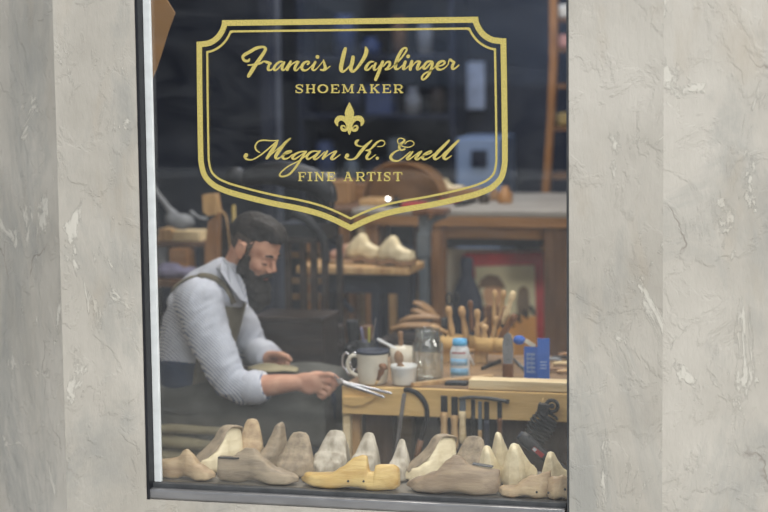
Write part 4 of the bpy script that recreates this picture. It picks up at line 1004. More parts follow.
# collar
def strip(name, pts, w, th, m, up=(0, 0, 1), sm=5):
    mb = MB(); mb.tube(pts, [(w, th)]*len(pts) if not isinstance(w, list) else [(x, th) for x in w], None, 10, 1, up, sm); return obj(name, mb, m, man)
strip('collar', [P(246, 287, 1.055), P(239, 277, 1.03), P(229, 268, 1.02), P(221, 264, 1.07), P(222, 264, 1.14), P(232, 270, 1.175), P(246, 283, 1.13), P(248, 289, 1.08)], [.022, .026, .028, .028, .028, .026, .024, .018], .005, M['cuff'])
mb = MB(); fl = [P(221.5, 257, 1.025), P(229, 263, 1.005), P(237, 272, 1.0), P(244, 284, 1.015), P(247.5, 303, 1.0), P(240, 299, .985), P(231, 287, .975), P(221, 272, .985)]
mb.prism(fl, (.001, .006, 0)); obj('collar_flap', mb, M['cuff'], man)
# apron -----------------------------------------------------------
def keyed(keys, u):
    return interp(keys, u)
mb = MB(); NU = 46; rings = []
topk = [(0, 372), (.2, 374), (.4, 371), (.6, 367), (.85, 366), (1, 370)]; hemk = [(0, 424), (.25, 436), (.5, 452), (.75, 452), (1, 446)]
XA, XB = P(158, 400, 1.05).x, P(331, 400, 1.08).x
for i in range(NU+1):
    u = i/NU; x = XA+(XB-XA)*u; px = 158+(331-158)*u
    tz = P(px, keyed(topk, u), 1.15).z; hz_ = P(px, keyed(hemk, u), .93).z
    mz = tz*.45+hz_*.55
    sec = [(.912, hz_), (.905, mz), (.908, tz-.10), (.925, tz-.05), (.97, tz-.012), (1.04, tz-.004), (1.12, tz-.010), (1.2, tz), (1.27, tz-.01), (1.315, tz-.05), (1.325, mz), (1.33, hz_)]
    p2, _ = smoothpath([V((x, a, b)) for a, b in sec], [1]*len(sec), 4)
    rings.append([q+V((0, .010*nz(V((q.x*1.2, q.z*.6+q.y, 0)), 9)*(1 if q.y < 1.0 else .5), .006*nz(q, 8))) for q in p2])
topz = max(q.z for q in rings[-1]); hemz = rings[-1][0].z
for dx, zl in ((.012, topz-.02), (.024, topz-.05), (.030, (topz+hemz)/2), (.030, hemz)):
    rings.append([V((q.x+dx, q.y, min(q.z, zl))) for q in rings[NU]])
mb.loft(rings, None, True, False, False)
ap = obj('apron_skirt', mb, M['apron'], man); md = ap.modifiers.new('s', 'SOLIDIFY'); md.thickness = .004
mb = MB(); mb.tube([pts[0]+V((-.005, 0, -.085)), pts[0], pts[1]+V((0, 0, .0)), pts[1]+V((.002, 0, .025))], [(.120, .155), (.135, .172), (.124, .160), (.121, .156)], None, 28, 1, (1, 0, 0), 4)
tr = MB()
for a, b in ((HIn, KNn), (HIf, KNf)):
    capsule(tr, [a, b], [.092, .068]); capsule(tr, [b, b+V((-.02, .01, -(b.z-.25))), V((b.x-.04, b.y+.01, .10))], [.066, .06, .055])
tr.tube([pts[0]+V((-.005, 0, -.085)), pts[0], pts[1], pts[1]+V((.002, 0, .025))], [(.118, .155), (.130, .170), (.122, .157), (.119, .153)], None, 28, 1, (1, 0, 0), 4)
blob('trousers', tr, M['trousers'], man, .007, 4, lambda c: .003*nz(c, 14)); mb.bm.free()
for b in (KNn, KNf):
    mb = MB(); x, y = b.x-.04, b.y+.01
    mb.ell((x, y, .075), (.045, .042, .07)); mb.ell((x+.06, y, .045), (.09, .042, .038)); mb.ell((x+.12, y, .035), (.05, .04, .028)); mb.ell((x-.01, y, .03), (.05, .036, .03))
    blob('boot', mb, M['leatherbrown'], man, .005, 3, keep=lambda c: c.z > .002)
# bib: follows the chest, 12 mm off it
mb = MB(); rings = []
for py in range(300, 386, 5):
    best = None
    for (a, ra), (b, rb) in zip(TOR, TOR[1:]):
        if b[1] <= py <= a[1]: k = (a[1]-py)/(a[1]-b[1]); best = (a[0]+(b[0]-a[0])*k, ra[0]+(rb[0]-ra[0])*k, ra[1]+(rb[1]-ra[1])*k)
    if best is None: continue
    cxp, rx, ry = best; rx += .013; ry += .012; C_ = P(cxp, py, TY)
    wid = .72 if py > 315 else .55+.17*(py-300)/15
    rings.append([V((C_.x+rx*math.cos(q), TY+ry*math.sin(q), C_.z)) for q in [(-wid+2*wid*k/16)*PI/2 for k in range(17)]])
mb.loft(rings, None, True, False, False); bb = obj('apron_bib', mb, M['bib'], man); md = bb.modifiers.new('s', 'SOLIDIFY'); md.thickness = .004
# shoulder strap laid on the shirt
wl = wloc(shirt)
dgm = shirt.data; tree = BVHTree.FromPolygons([v.co+wl for v in dgm.vertices], [tuple(p.vertices) for p in dgm.polygons])
def onto(px, py, off=.004, tr=tree):
    d = (P(px, py, 1)-CAM).normalized(); h = tr.ray_cast(CAM, d)
    if h[0] is None: return None
    return h[0]+h[1]*off, h[1]
def drape(name, path, wpx, m):
    q, _ = smoothpath([V((x, y, 0)) for x, y in path], [1]*len(path), 5); rr = []
    for i, c in enumerate(q):
        h = onto(c.x, c.y)
        if h is None: continue
        rr.append(h)
    rings = []
    for i, (p, n) in enumerate(rr):
        t = (rr[min(i+1, len(rr)-1)][0]-rr[max(i-1, 0)][0]).normalized(); b = n.cross(t).normalized(); w = wpx*.0034/2
        rings.append([p-b*w-n*.002, p-b*w+n*.0012, p+b*w+n*.0012, p+b*w-n*.002])
    return obj(name, MB().loft(rings, None, True), m, man)
drape('apron_strap', [(172, 291), (181, 283), (192, 277.5), (203, 276), (213, 278), (222, 284), (229, 293), (233, 303)], 6.5, M['bib'])
# small white shirt buttons and stitching are too small; chest pocket edge
# ------------------------------------------------------------------ what he holds
A_ = P(337, 381, .785)
t = thing('dividers', 'bright steel long-armed dividers held in his fist', 'dividers', A_)
for (x, y, Y) in ((392, 393.5, .772), (384.5, 397.5, .765)):
    d = P(x, y, Y)-A_
    obj('arm', MB().tube([V((-.03, .075, .004)), d*.06, d*.5, d*.93, d], [(.004, .003), (.0075, .004), (.0068, .004), (.005, .003), (.0025, .002)], None, 8, 1, (0, 0, 1), 3), M['steel'], t, True)
obj('pivot', MB().cyl((.012, -.010, .0), (.012, .010, 0), .009), M['steel'], t, True)
mb = MB(); rings = []
for i in range(20):
    u = i/19; px = 250+48*u; c = P(px, 369-3*math.sin(u*3), 1.04); w = .060*math.sin(PI*min(1, .12+u*.86))**.6
    rings.append([c+V((0, (k/8-.5)*2*w, .012*math.cos((k/8-.5)*3)+.004*math.sin(9*u+k)-.012*u)) for k in range(9)])
mb.loft(rings, None, True, False, False)
o = obj('leather_upper', mb, M['olive']); md = o.modifiers.new('s', 'SOLIDIFY'); md.thickness = .004
tag(o, 'olive leather shoe upper lying on his lap under his far hand', 'leather piece')
# ------------------------------------------------------------------ things deeper in the workshop
def cbox(mb, x0, y0, x1, y1, Y, d, mt=None, bev=.003):
    a, b = P(x0, y0, Y), P(x1, y1, Y); mb.box(((a.x+b.x)/2, Y+d/2, (a.z+b.z)/2), (abs(b.x-a.x), d, abs(a.z-b.z)), None, mt, bev); return mb
# --- long work table
TBY = 2.75
tz = P(500, 211, TBY).z
x0 = P(352, 215, TBY).x; x1 = .75
tbl = thing('work_table', 'large wooden work table with greyish top behind the bench', 'table', ((x0+x1)/2, TBY+.5, 0))
obj('table_top', MB().box(((x0+x1)/2, TBY+.49, tz-.012), (x1-x0, .98, .024), bev=.003), mat('grey worn table top', (150, 146, 140), .5, 0, .12, 5, .1), tbl)
obj('apron_rail', MB().box(((x0+x1)/2, TBY+.02, tz-.047), (x1-x0-.01, .03, .046), bev=.002), M['orangewood'], tbl)
xa, xb = P(430, 260, TBY).x, P(566, 260, TBY).x
obj('apron_rail', MB().box(((xa+xb)/2+.02, TBY+.06, tz-.098), (xb-xa, .03, .052), bev=.002), M['orangewood'], tbl)
for x0_, x1_ in ((430, 443), (543, 572)):
    a, b = P(x0_, 260, TBY).x, P(x1_, 260, TBY).x
    obj('leg', MB().box(((a+b)/2, TBY+.05, (tz-.07)/2), (b-a, .06, tz-.07), bev=.003), M['orangewoodz'] if x0_ == 430 else M['brownwood'], tbl)
obj('leg', MB().box((x0+.08, TBY+.05, (tz-.07)/2), (.06, .06, tz-.07), bev=.003), M['orangewoodz'], tbl)
obj('leg', MB().box((x0+.08, TBY+.93, (tz-.02)/2), (.06, .06, tz-.02), bev=.003), M['orangewoodz'], tbl)
obj('leg', MB().box((.6, TBY+.93, (tz-.02)/2), (.06, .06, tz-.02), bev=.003), M['orangewoodz'], tbl)
# --- panels leaning under the table
def panel(x0, y0, x1, y1, Y): return P(x0, y0, Y), P(x1, y1, Y)
a, b = P(437, 249, 3.02), P(548, 345, 3.02)
cb = tag(obj('cream_board', MB().box(((a.x+b.x)/2, 3.06, a.z/2+.0), (b.x-a.x, .02, a.z)), M['paper']), 'large cream board standing behind the stamp poster under the table', 'board')
# stamp poster
pz0, pz1 = P(500, 345, 2.93).z, P(500, 252, 2.93).z
pl, pr = P(468, 300, 2.93).x, P(551, 300, 2.93).x
ps = thing('stamp_poster', 'red-bordered stamp poster with perforated edge and a capped head', 'poster', ((pl+pr)/2, 2.93, 0), (-.06, -.04, 0))
W_, H_ = pr-pl, pz1+.0
zb_ = .0
obj('board', MB().box((0, .012, H_/2), (W_*.96, .012, H_*.985)), mat('red printed border', (196, 52, 54), .5), ps, True)
mb = MB(); n = 24
for k in range(n):
    for sx in (-1, 1): mb.cyl((sx*W_*.482, .006, H_*(k+.5)/n), (sx*W_*.482, .018, H_*(k+.5)/n), H_/n*.30, None, None, 10)
for k in range(14): mb.cyl((W_*.96*((k+.5)/14-.5), .006, H_*.992), (W_*.96*((k+.5)/14-.5), .018, H_*.992), W_/14*.30, None, None, 10)
obj('perforated_edge', mb, M['red'], ps, True)
obj('picture', MB().box((0, .003, H_*.50), (W_*.72, .006, H_*.84)), mat('cream printed ground', (226, 218, 180), .6, 0, .1, 5, 0), ps, True)
obj('picture_band', MB().box((0, -.001, H_*.47), (W_*.72, .003, H_*.34)), mat('orange printed field', (228, 164, 84), .6, 0, .1, 5, 0), ps, True)
def flat(name, pts, m, y, parent): return obj(name, MB().prism([(x*W_, y, z*H_) for x, z in pts], (0, .0015, 0)), m, parent, True)
circ = lambda cx, cz, rx, rz, n=20: [(cx+rx*math.cos(2*PI*k/n), cz+rz*math.sin(2*PI*k/n)) for k in range(n)]
flat('printed_face', circ(-.15, .76, .12, .075), mat('printed flesh tone', (206, 160, 120), .6), -.002, ps)
flat('printed_coat', [(-.34, .62), (-.33, .69), (-.22, .705), (-.08, .70), (0, .66), (.02, .60)], mat('printed ochre coat', (150, 110, 74), .6), -.0025, ps)
flat('printed_cap', [(-.32, .80), (-.30, .845), (-.2, .875), (-.08, .865), (-.01, .82), (.01, .79), (-.12, .805)], mat('printed brown cap', (120, 96, 74), .6), -.004, ps)
flat('printed_figure', [(.14, .64), (.13, .72), (.16, .79), (.22, .81), (.28, .79), (.29, .70), (.27, .63)], mat('printed grey brown figure', (128, 108, 84), .6), -.002, ps)
mb = MB()
for k in range(5):
    mb.box(((-.02+.085*k)*W_, -.004, (.585+.022*k)*H_), (.045*W_, .0015, .05*H_), Euler((0, -.35, 0)))
obj('printed_letters', mb, M['iron'], ps, True)
# dark bottle-shaped bag in front of the board
mb = MB(); c = P(467, 300, 2.86); s = S(2.86)
rings = []
zt0 = P(467, 257, 2.86).z
mb.lathe([(.001, 0), (17*s, 0), (18*s, .05), (17*s, zt0*.62), (15*s, zt0*.78), (9*s, zt0*.86), (6*s, zt0*.90), (6.5*s, zt0*.97), (5*s, zt0)], (c.x, 2.86, 0), (0, 0, 1), 24, None, .5)
tag(obj('dark_sack', mb, M['navy']), 'tall dark sack tied at the neck beside the stamp poster', 'sack')
# dark box added to stand for the shaded gap under the table top
tag(obj('storage_box', cbox(MB(), 446, 233, 540, 247.5, 3.25, .3), M['navy']), 'added dark blue case lying on the cream board under the table', 'case')
# --- things on the table
def on(px, py): return PZ(px, py, tz+.0005)
# hide: curved sheet
p = on(402, 203); s = S(p.y); mb = MB(); rings = []
for i in range(15):
    u = i/14; q = PI*u; rings.append([V((p.x-40*s*math.cos(q)*(1-.0*k), p.y+.10*k/4, tz+.003+(38-2*k)*s*math.sin(q)**.8*(1+.06*math.sin(5*u)))) for k in range(5)])
mb.loft(rings, None, True, False, False); o = obj('leather_hide', mb, M['leatherbrown']); md = o.modifiers.new('s', 'SOLIDIFY'); md.thickness = .006
tag(o, 'brown leather hide arched up on the work table', 'leather')
mb = MB(); mb.prism([V((p.x-40*s*math.cos(PI*k/16), p.y+.12, tz+.003+37*s*math.sin(PI*k/16)**.8)) for k in range(17)], (0, .01, 0))
o = obj('hide_board', mb, M['leatherbrown']); tag(o, 'rounded brown leather-covered board behind the arched hide', 'board')
# white lasts on table
proto = None
def tlast(px, py, L_, yaw, label, m, H=.08, top=TP_RIDGE, z=None, Y=None, W=.09, grp=None, nm='shoe_last', cat='shoe last'):
    p = on(px, py) if z is None else P(px, py, Y)
    mb = last_mesh(L_, W, H, top, .35)
    for v in mb.bm.verts: v.co.x -= L_/2
    r = thing(nm, label, cat, (p.x, p.y, (tz if z is None else z)+.0015), (0, 0, yaw), grp)
    obj('body', mb, m, r, True); return r
tlast(427, 192, .26, PI-.5, 'cream shoe last on the work table in front of the arched hide', M['lastlight'], .095)
tlast(441, 196, .24, PI-.3, 'second cream shoe last lying low beside the first on the work table', M['lastlight'], .07)
for x, y, w, h, d, nm, lb, m in ((337, 204, 24, 22, .12, 'cardboard_box', 'tan open carton at the near end of the work table', 'kraft'), (357, 201, 20, 16, .1, 'wood_block', 'ochre wood block on the work table beneath the gold emblem', 'orangewood'), (322, 200, 14, 24, .1, 'cardboard_box', 'small cream carton past the sewing machine arm', 'paper'), (372, 206, 26, 6, .14, 'tray', 'flat ochre tray of scraps on the work table', 'handle'), (412, 208, 22, 4, .1, 'tray', 'thin red tray on the work table edge', 'red'), (464, 198, 34, 8, .10, 'leather_bundle', 'low dark brown leather bundle behind the cream lasts', 'leatherbrown')):
    p = on(x, y); s = S(p.y)
    if x < 350: 
        # stands on a side shelf of the same height further over
        pass
    tag(obj(nm, MB().box((p.x, p.y+d/2, tz+h*s/2+.001), (w*s, d, h*s), bev=.004), M[m]), lb, nm.split('_')[-1] if nm != 'cardboard_box' else 'carton')
# side shelf carrying the cartons, end of the table
sd = thing('side_table', 'small wooden side table next to the long work table', 'table', (P(325, 205, 3).x, 3.1, 0))
xa, xb = P(308, 205, 2.9).x, x0-.012
obj('table_top', MB().box(((xa+xb)/2, 3.15, tz-.014), (xb-xa, .7, .026), bev=.003), M['brownwood'], sd)
for x in (xa+.04, xb-.04):
    for y in (2.84, 3.46): obj('leg', MB().box((x, y, (tz-.027)/2), (.05, .05, tz-.027), bev=.003), M['orangewoodz'], sd)
def pot(px, py, r, h, m, label, cat, nm, m2=None):
    p = on(px, py); t = thing(nm, label, cat, p)
    obj('body', MB().lathe([(.001, 0), (r, 0), (r*1.02, h*.1), (r, h*.62), (r*.5, h*.78), (r*.45, h), (.001, h)], n=20), M[m], t, True)
    if m2: obj('cap', MB().lathe([(.001, h), (r*.5, h), (r*.5, h*1.16), (.001, h*1.18)], n=16), M[m2], t, True)
pot(347, 197, .022, .085, 'red', 'small red jar with black neck on the side table', 'bottle', 'glue_bottle', 'black')
pot(396, 207, .024, .04, 'black', 'squat black bottle before the arched hide', 'bottle', 'ink_bottle', 'black')
pot(349, 195, .015, .07, 'olive', 'yellow-green slim bottle on the side table', 'bottle', 'dye_bottle')
pot(505, 203, .034, .075, 'orangewood', 'orange pot on the work table near the gold frame corner', 'pot', 'pot')
pot(236, 230, .022, .20, 'ply', 'slim yellow bottle behind the head of the man', 'bottle', 'yellow_bottle') if False else None
pot(484, 203, .024, .05, 'darkwood', 'small dark tin on the work table right of the cream lasts'.replace('right of', 'past'), 'tin', 'polish_tin')
pot(494, 200, .02, .06, 'leatherbrown', 'brown tin on the work table beside the orange pot', 'tin', 'polish_tin')
for x0_, y0_, x1_, y1_, r, m, nm, lb in ((440, 204, 462, 203, .010, 'red', 'screwdriver', 'red-handled screwdriver lying flat on the work table'), (456, 207, 476, 203, .012, 'iron', 'hammer', 'dark iron hammer head and shaft lying on the work table')):
    a, b = on(x0_, y0_)+V((0, 0, r)), on(x1_, y1_)+V((0, 0, r)); d = b-a; b = a+d*min(1, .30/d.length)
    tag(obj(nm, MB().tube([a, a+(b-a)*.5, b], [r*.8, r, r*.7], None, 14), M[m]), lb, nm.split('_')[-1])
p = on(388, 207); t = thing('small_lamp', 'tiny lit white lamp shining on the work table', 'lamp', p)
obj('stem', MB().lathe([(.02, 0), (.02, .004), (.005, .008), (.004, .03)], n=14), M['iron'], t, True)
em, nt_, b_ = _new('lit bulb'); b_.inputs['Emission Color'].default_value = (1, .97, .9, 1); b_.inputs['Emission Strength'].default_value = 6
obj('bulb', MB().ell((0, 0, .036), (.007, .007, .007)), em, t, True)
# --- iron stand with wooden cap
YS = 2.50; s = S(YS); c = P(424, 250, YS)
sta = thing('iron_stand', 'grey painted iron post with curved bracket and wooden cap', 'stand', (c.x, YS, 0))
zc = P(430, 214, YS).z
obj('post', MB().box((c.x, YS, zc/2), (9*s, .04, zc), bev=.006), M['greypaint'], sta)
obj('collar', MB().box((c.x, YS, P(0, 238, YS).z), (12*s, .05, 24*s), bev=.006), M['greypaint'], sta)
obj('bracket', MB().tube([P(427, 236, YS), P(431, 222, YS), P(446, 215, YS)], [.016, .014, .012], None, 10, 1, None, 5), M['greypaint'], sta)
obj('foot', MB().lathe([(.001, 0), (.09, 0), (.09, .015), (.05, .03), (.001, .03)], (c.x, YS, 0)), M['greypaint'], sta)
a, b = P(415, 210, YS), P(448, 210, YS)
obj('wooden_cap', MB().box(((a.x+b.x)/2, YS, zc+.011), (b.x-a.x, .12, .022), bev=.004), M['handledark'], sta)
# --- low table with shoes
YT = 2.10; z2 = P(360, 267, YT).z
a, b = P(296, 268, YT), P(409, 268, YT); s = S(YT)
lt2 = thing('side_bench', 'narrow wooden bench on dark steel legs carrying white clogs', 'bench', ((a.x+b.x)/2, YT+.2, 0))
obj('bench_top', MB().box(((a.x+b.x)/2, YT+.13, z2-.016), (b.x-a.x, .26, .030), bev=.006), M['handle'], lt2)
obj('steel_rail', MB().box(((a.x+b.x)/2+.02, YT+.1, z2-.075), ((b.x-a.x)*.8, .03, .085)), M['navy'], lt2)
for px in (328, 376, 404):
    q = P(px, 290, YT+.1); obj('leg', MB().box((q.x, YT+.1, (z2-.031)/2), (.035, .035, z2-.031)), M['navy'], lt2)
    obj('leg', MB().box((q.x, YT+.22, (z2-.031)/2), (.035, .035, z2-.031)), M['navy'], lt2)
obj('brace', MB().tube([P(336, 292, YT+.07), P(353, 312, YT+.07)], .012), M['navy'], lt2)
def clog(px, py, Y, yaw, label, m=M['lastlight']):
    p = P(px, py, Y); t = thing('clog', label, 'clog', (p.x, Y, z2-.001), (0, 0, yaw))
    mb = last_mesh(.19, .085, .095, [(0,.35),(.08,.45),(.3,.62),(.45,.95),(.52,1.0),(.62,.90),(.8,.60),(.93,.34),(1,.12)], .5)
    for v in mb.bm.verts: v.co += V((-.095, 0, .022))
    obj('upper', mb, m, t, True)
    mb = last_mesh(.205, .094, .024, [(0, 1), (1, 1)], .9)
    for v in mb.bm.verts: v.co.x -= .1025
    obj('wooden_sole', mb, M['leatherbrown'], t, True)
clog(364, 270, YT+.15, PI-.35, 'white clog on brown sole beside the pinkish leather')
clog(395, 270, YT+.07, PI-.45, 'white clog on brown sole nearest the grey iron post')
mb = MB(); q = P(352, 268, YT+.19); mb.ell((q.x-.02, YT+.20, z2+.030), (.05, .045, .040)); mb.ell((q.x-.06, YT+.20, z2+.022), (.04, .04, .025))
tag(blob('leather_lump', mb, mat('pinkish leather', (178, 136, 116), .6), None, .006, 3, lambda c: .006*nz(c, 22)), 'pinkish crumpled leather behind the two white clogs', 'leather')
p = P(340, 268, YT+.12); tag(obj('flat_sole', MB().lathe([(.001, 0), (.06, 0), (.065, .006), (.06, .012), (.001, .012)], (p.x, p.y, z2+.001), n=24, squash=.5), M['leathertan']), 'flat pink-brown sole lying on the narrow bench end', 'sole')
# crates and boards below
for i, (x0_, y0_, x1_, y1_, Y, d, nm, lb, m) in enumerate(((343, 278, 352, 345, 2.42, .06, 'leaning_board', 'orange-brown board standing under the narrow bench', 'orangewoodz'), (333, 283, 342, 350, 2.43, .05, 'leaning_board', 'cream board standing beneath the end of the narrow bench', 'palewood'), (384, 292, 396, 350, 2.64, .05, 'leaning_board', 'tan board standing behind the narrow bench legs', 'handle'), (408, 292, 416, 350, 2.66, .05, 'leaning_board', 'grey-cream board behind the grey iron post', 'palewood'), (352, 228, 366, 258, 3.6, .05, 'leaning_board', 'pale cream board standing behind the side table', 'palewood'))):
    a, b = P(x0_, y0_, Y), P(x1_, y1_, Y)
    tag(obj(nm, MB().box(((a.x+b.x)/2, Y, a.z/2), (b.x-a.x, d, a.z), bev=.003), M[m]), lb, 'board')
# low crate with leather soles behind the jar
cz = P(415, 338, 1.78).z
cr = thing('crate', 'low dark wooden crate behind the workbench carrying tan soles', 'crate', (P(415, 340, 1.8).x, 1.85, 0))
obj('body', MB().box((P(418, 340, 1.85).x, 1.86, cz/2-.003), (.26, .22, cz-.006), bev=.004), M['darkwood'], cr)
for k, (x0_, y0_, x1_, y1_, lb) in enumerate(((391, 330, 440, 327, 'broad tan leather sole, lowest of the pile behind the jar'), (400, 322, 440, 318, 'tan leather sole in the middle of the pile behind the jar'), (412, 311, 434, 320, 'narrow tan sole curling up in the pile behind the jar'), (414, 303, 436, 316, 'topmost narrow tan sole curling up behind the jar'))):
    Y = 1.80+.035*k; a, b = P(x0_, y0_, Y), P(x1_, y1_, Y); d = b-a
    mb = MB(); mb.tube([a, a+d*.3+V((0, 0, .012)), a+d*.7+V((0, 0, .010)), b], [(.008, .02), (.016-.003*k, .045), (.014-.002*k, .04), (.006, .02)], None, 12, 1, (0, 0, 1), 5)
    tag(obj('leather_sole', mb, M['leathertan'], None), lb, 'sole', 'tan soles piled behind the glass jar')
# dark boots on a small platform behind the mug
pz_ = P(350, 352, 1.68).z
tag(obj('low_platform', MB().box((P(354, 350, 1.72).x, 1.71, pz_/2-.001), (.20, .16, pz_-.002), bev=.004), M['darkwood']), 'low dark wooden platform carrying boots behind the cream mug', 'platform')
for px, hgt, m, lb in ((340, .10, 'darkwood', 'dark brown ankle boot nearest the dark chest'), (354, .12, 'iron', 'black ankle boot standing behind the tool pot'), (368, .10, 'brownwood', 'chestnut ankle boot behind the cream mug')):
    p = P(px, 350, 1.70); mb = MB()
    mb.tube([p+V((.0, 0, .03)), p+V((-.005, 0, hgt))], [(.024, .020), (.026, .022)]); mb.ell(p+V((.0, 0, .022)), (.030, .019, .022)); mb.ell(p+V((0, -.05, .020)), (.021, .045, .018)); mb.box(p+V((0, -.03, .005)), (.04, .11, .010))
    o = blob('ankle_boot', mb, M[m], None, .004, 3); tag(o, lb, 'boot'); o.location.z += pz_+.001-o.location.z
# --- black treadle machine with long arm
YM = 1.72; s = S(YM)
sm = thing('sewing_machine', 'black long-armed sewing machine on an iron stand behind the man', 'sewing machine', (P(300, 250, YM).x, YM, 0))
obj('arm', MB().tube([P(243, 180, YM), P(260, 174, YM), P(285, 174, YM), P(310, 180, YM), P(325, 190, YM), P(330, 203, YM)], [.024, .040, .050, .050, .042, .030], None, 18, 1, None, 5), M['iron'], sm)
obj('arm_head', MB().lathe([(.001, -.03), (.035, -.03), (.040, 0), (.035, .03), (.001, .03)], P(236, 177, YM), (0, 1, 0), 22), M['iron'], sm)
obj('hand_wheel', MB().torus(P(330, 198, YM), .045, .008, (1, .6, 0)), M['iron'], sm)
obj('neck', MB().tube([P(292, 214, YM), P(305, 218, YM), P(316, 228, YM), P(324, 242, YM), P(326, 262, YM)], [.018, .02, .02, .018, .016], None, 10, 1, None, 5), M['iron'], sm)
obj('bed', cbox(MB(), 276, 224, 322, 240, YM, .2), M['iron'], sm)
obj('arm_column', MB().tube([P(318, 190, YM+.1), P(318, 228, YM+.1)], [.05, .035]), M['iron'], sm)
bz = P(300, 240, YM).z
for px in (288, 303, 314, 325):
    q = P(px, 260, YM); obj('stand_bar', MB().box((q.x, YM, bz/2), (.022, .03, bz), bev=.003), M['darkwood'], sm)
obj('stand_bar', MB().box((P(325, 260, YM).x, YM+.2, bz/2), (.022, .03, bz), bev=.003), M['darkwood'], sm)
obj('stand_bar', MB().box((P(288, 260, YM).x, YM+.2, bz/2), (.022, .03, bz), bev=.003), M['darkwood'], sm)
for py in (256, 282, 298): obj('slat', MB().box((P(307, py, YM+.03).x, YM+.035, P(307, py, YM).z), (.13, .012, .024)), M['leathertan'], sm)
obj('table_plate', MB().box((P(306, 240, YM+.1).x, YM+.10, bz), (.16, .24, .02), bev=.003), M['darkwood'], sm)
# chest behind the man
YC = 1.40
ch = thing('chest', 'dark wooden chest with paler lid edge behind the man', 'chest', (P(286, 330, YC).x, YC+.17, 0))
a, b = P(252, 312, YC), P(322, 312, YC)
obj('body', MB().box(((a.x+b.x)/2, YC+.11, a.z/2-.02), (b.x-a.x, .21, a.z-.04), bev=.004), M['darkwood'], ch)
obj('lid', MB().box(((a.x+b.x)/2, YC+.11, a.z-.028), (b.x-a.x+.01, .22, .024), bev=.006), M['darkwood'], ch)
obj('shelf_block', MB().box((P(352, 352, 1.66).x, 1.66, P(352, 352, 1.66).z/2), (.05, .04, P(352, 352, 1.66).z)), M['orangewoodz'], ch) if False else None
# --- things on the man's other side (left of frame)
YL = 2.1
a, b = P(152, 279, YL), P(212, 279, YL); lz_ = P(180, 280, YL).z
sh = thing('wall_bench', 'brown bench with shelf behind the man holding wood blocks and cloth', 'bench', ((a.x+b.x)/2-.2, YL+.2, 0))
obj('bench_top', MB().box(((a.x+b.x)/2-.2, YL+.17, lz_-.015), (b.x-a.x+.4, .36, .03), bev=.003), M['brownwood'], sh)
lz2 = P(180, 243, YL+.1).z
obj('shelf', MB().box(((a.x+b.x)/2-.2, YL+.24, lz2-.01), (b.x-a.x+.4, .2, .02), bev=.003), M['brownwood'], sh)
for px in (152, 203):
    q = P(px, 260, YL+.25); obj('upright', MB().box((q.x, YL+.3, lz2/2-.02), (.04, .04, lz2-.0401)), M['darkwood'], sh)
for px in (120, 205):
    q = P(px, 260, YL+.1); obj('leg', MB().box((q.x, YL+.03, (lz_-.03)/2), (.04, .04, lz_-.03)), M['darkwood'], sh)
def sbox(x0_, y0_, x1_, y1_, Y, d, nm, lb, m, cat, zfix=None):
    a, b = P(x0_, y0_, Y), P(x1_, y1_, Y); z0_ = b.z if zfix is None else zfix
    return tag(obj(nm, MB().box(((a.x+b.x)/2, Y+d/2, (a.z+z0_)/2), (b.x-a.x, d, a.z-z0_), bev=.003), M[m]), lb, cat)
sbox(158, 229, 172, 241, YL+.16, .1, 'wood_block', 'tan wood block on the upper shelf nearest the white strip', 'handle', 'block', lz2+.001)
sbox(173, 231, 200, 242, YL+.16, .1, 'wood_block', 'wide pale wood block on the upper shelf', 'palewood', 'block', lz2+.001)
sbox(169, 243+6, 187, 262, YL+.10, .1, 'wood_box', 'orange wood box beneath the upper shelf', 'orangewood', 'box', lz_+.001)
sbox(157, 246, 166, 262, YL+.16, .1, 'cloth_pile', 'grey bundle on the bench beside the orange wood box', 'greycloth', 'cloth', lz_+.001)
mb = MB(); q = P(172, 272, YL+.03)
mb.ell((q.x-.02, YL+.06, lz_+.03), (.065, .05, .036)); mb.ell((q.x+.06, YL+.06, lz_+.022), (.06, .04, .024)); mb.ell((q.x-.05, YL+.05, lz_+.02), (.04, .03, .02))
tag(blob('cloth', mb, M['purplecloth'], None, .006, 3, lambda c: .008*nz(c, 20), keep=lambda c: c.z > lz_+.002), 'crumpled lavender cloth on the bench behind the man', 'cloth')
# grey bag hanging above the shelf
mb = MB(); c = P(181, 220, YL+.1)
mb.ell(P(182, 222, YL+.1), (.058, .03, .034)); mb.ell(P(172, 219, YL+.1), (.03, .025, .03)); mb.tube([P(160, 196, YL+.1), P(168, 208, YL+.1), P(178, 218, YL+.1)], [.010, .014, .02], None, 10)
mb.tube([P(190, 211, YL+.1), P(199, 218, YL+.1), P(208, 219, YL+.1)], [.008, .008, .006], None, 8); mb.tube([P(150, 180, YL+.1), P(160, 196, YL+.1)], [.007, .01], None, 8); _q = P(150, 180, YL+.1); mb.cyl(_q, (_q.x, _q.y, 3.1), .006)
tag(blob('cloth_bag', mb, M['greycloth'], None, .005, 3, lambda c: .004*nz(c, 25)), 'grey cloth bag slung above the wood block shelf', 'bag')
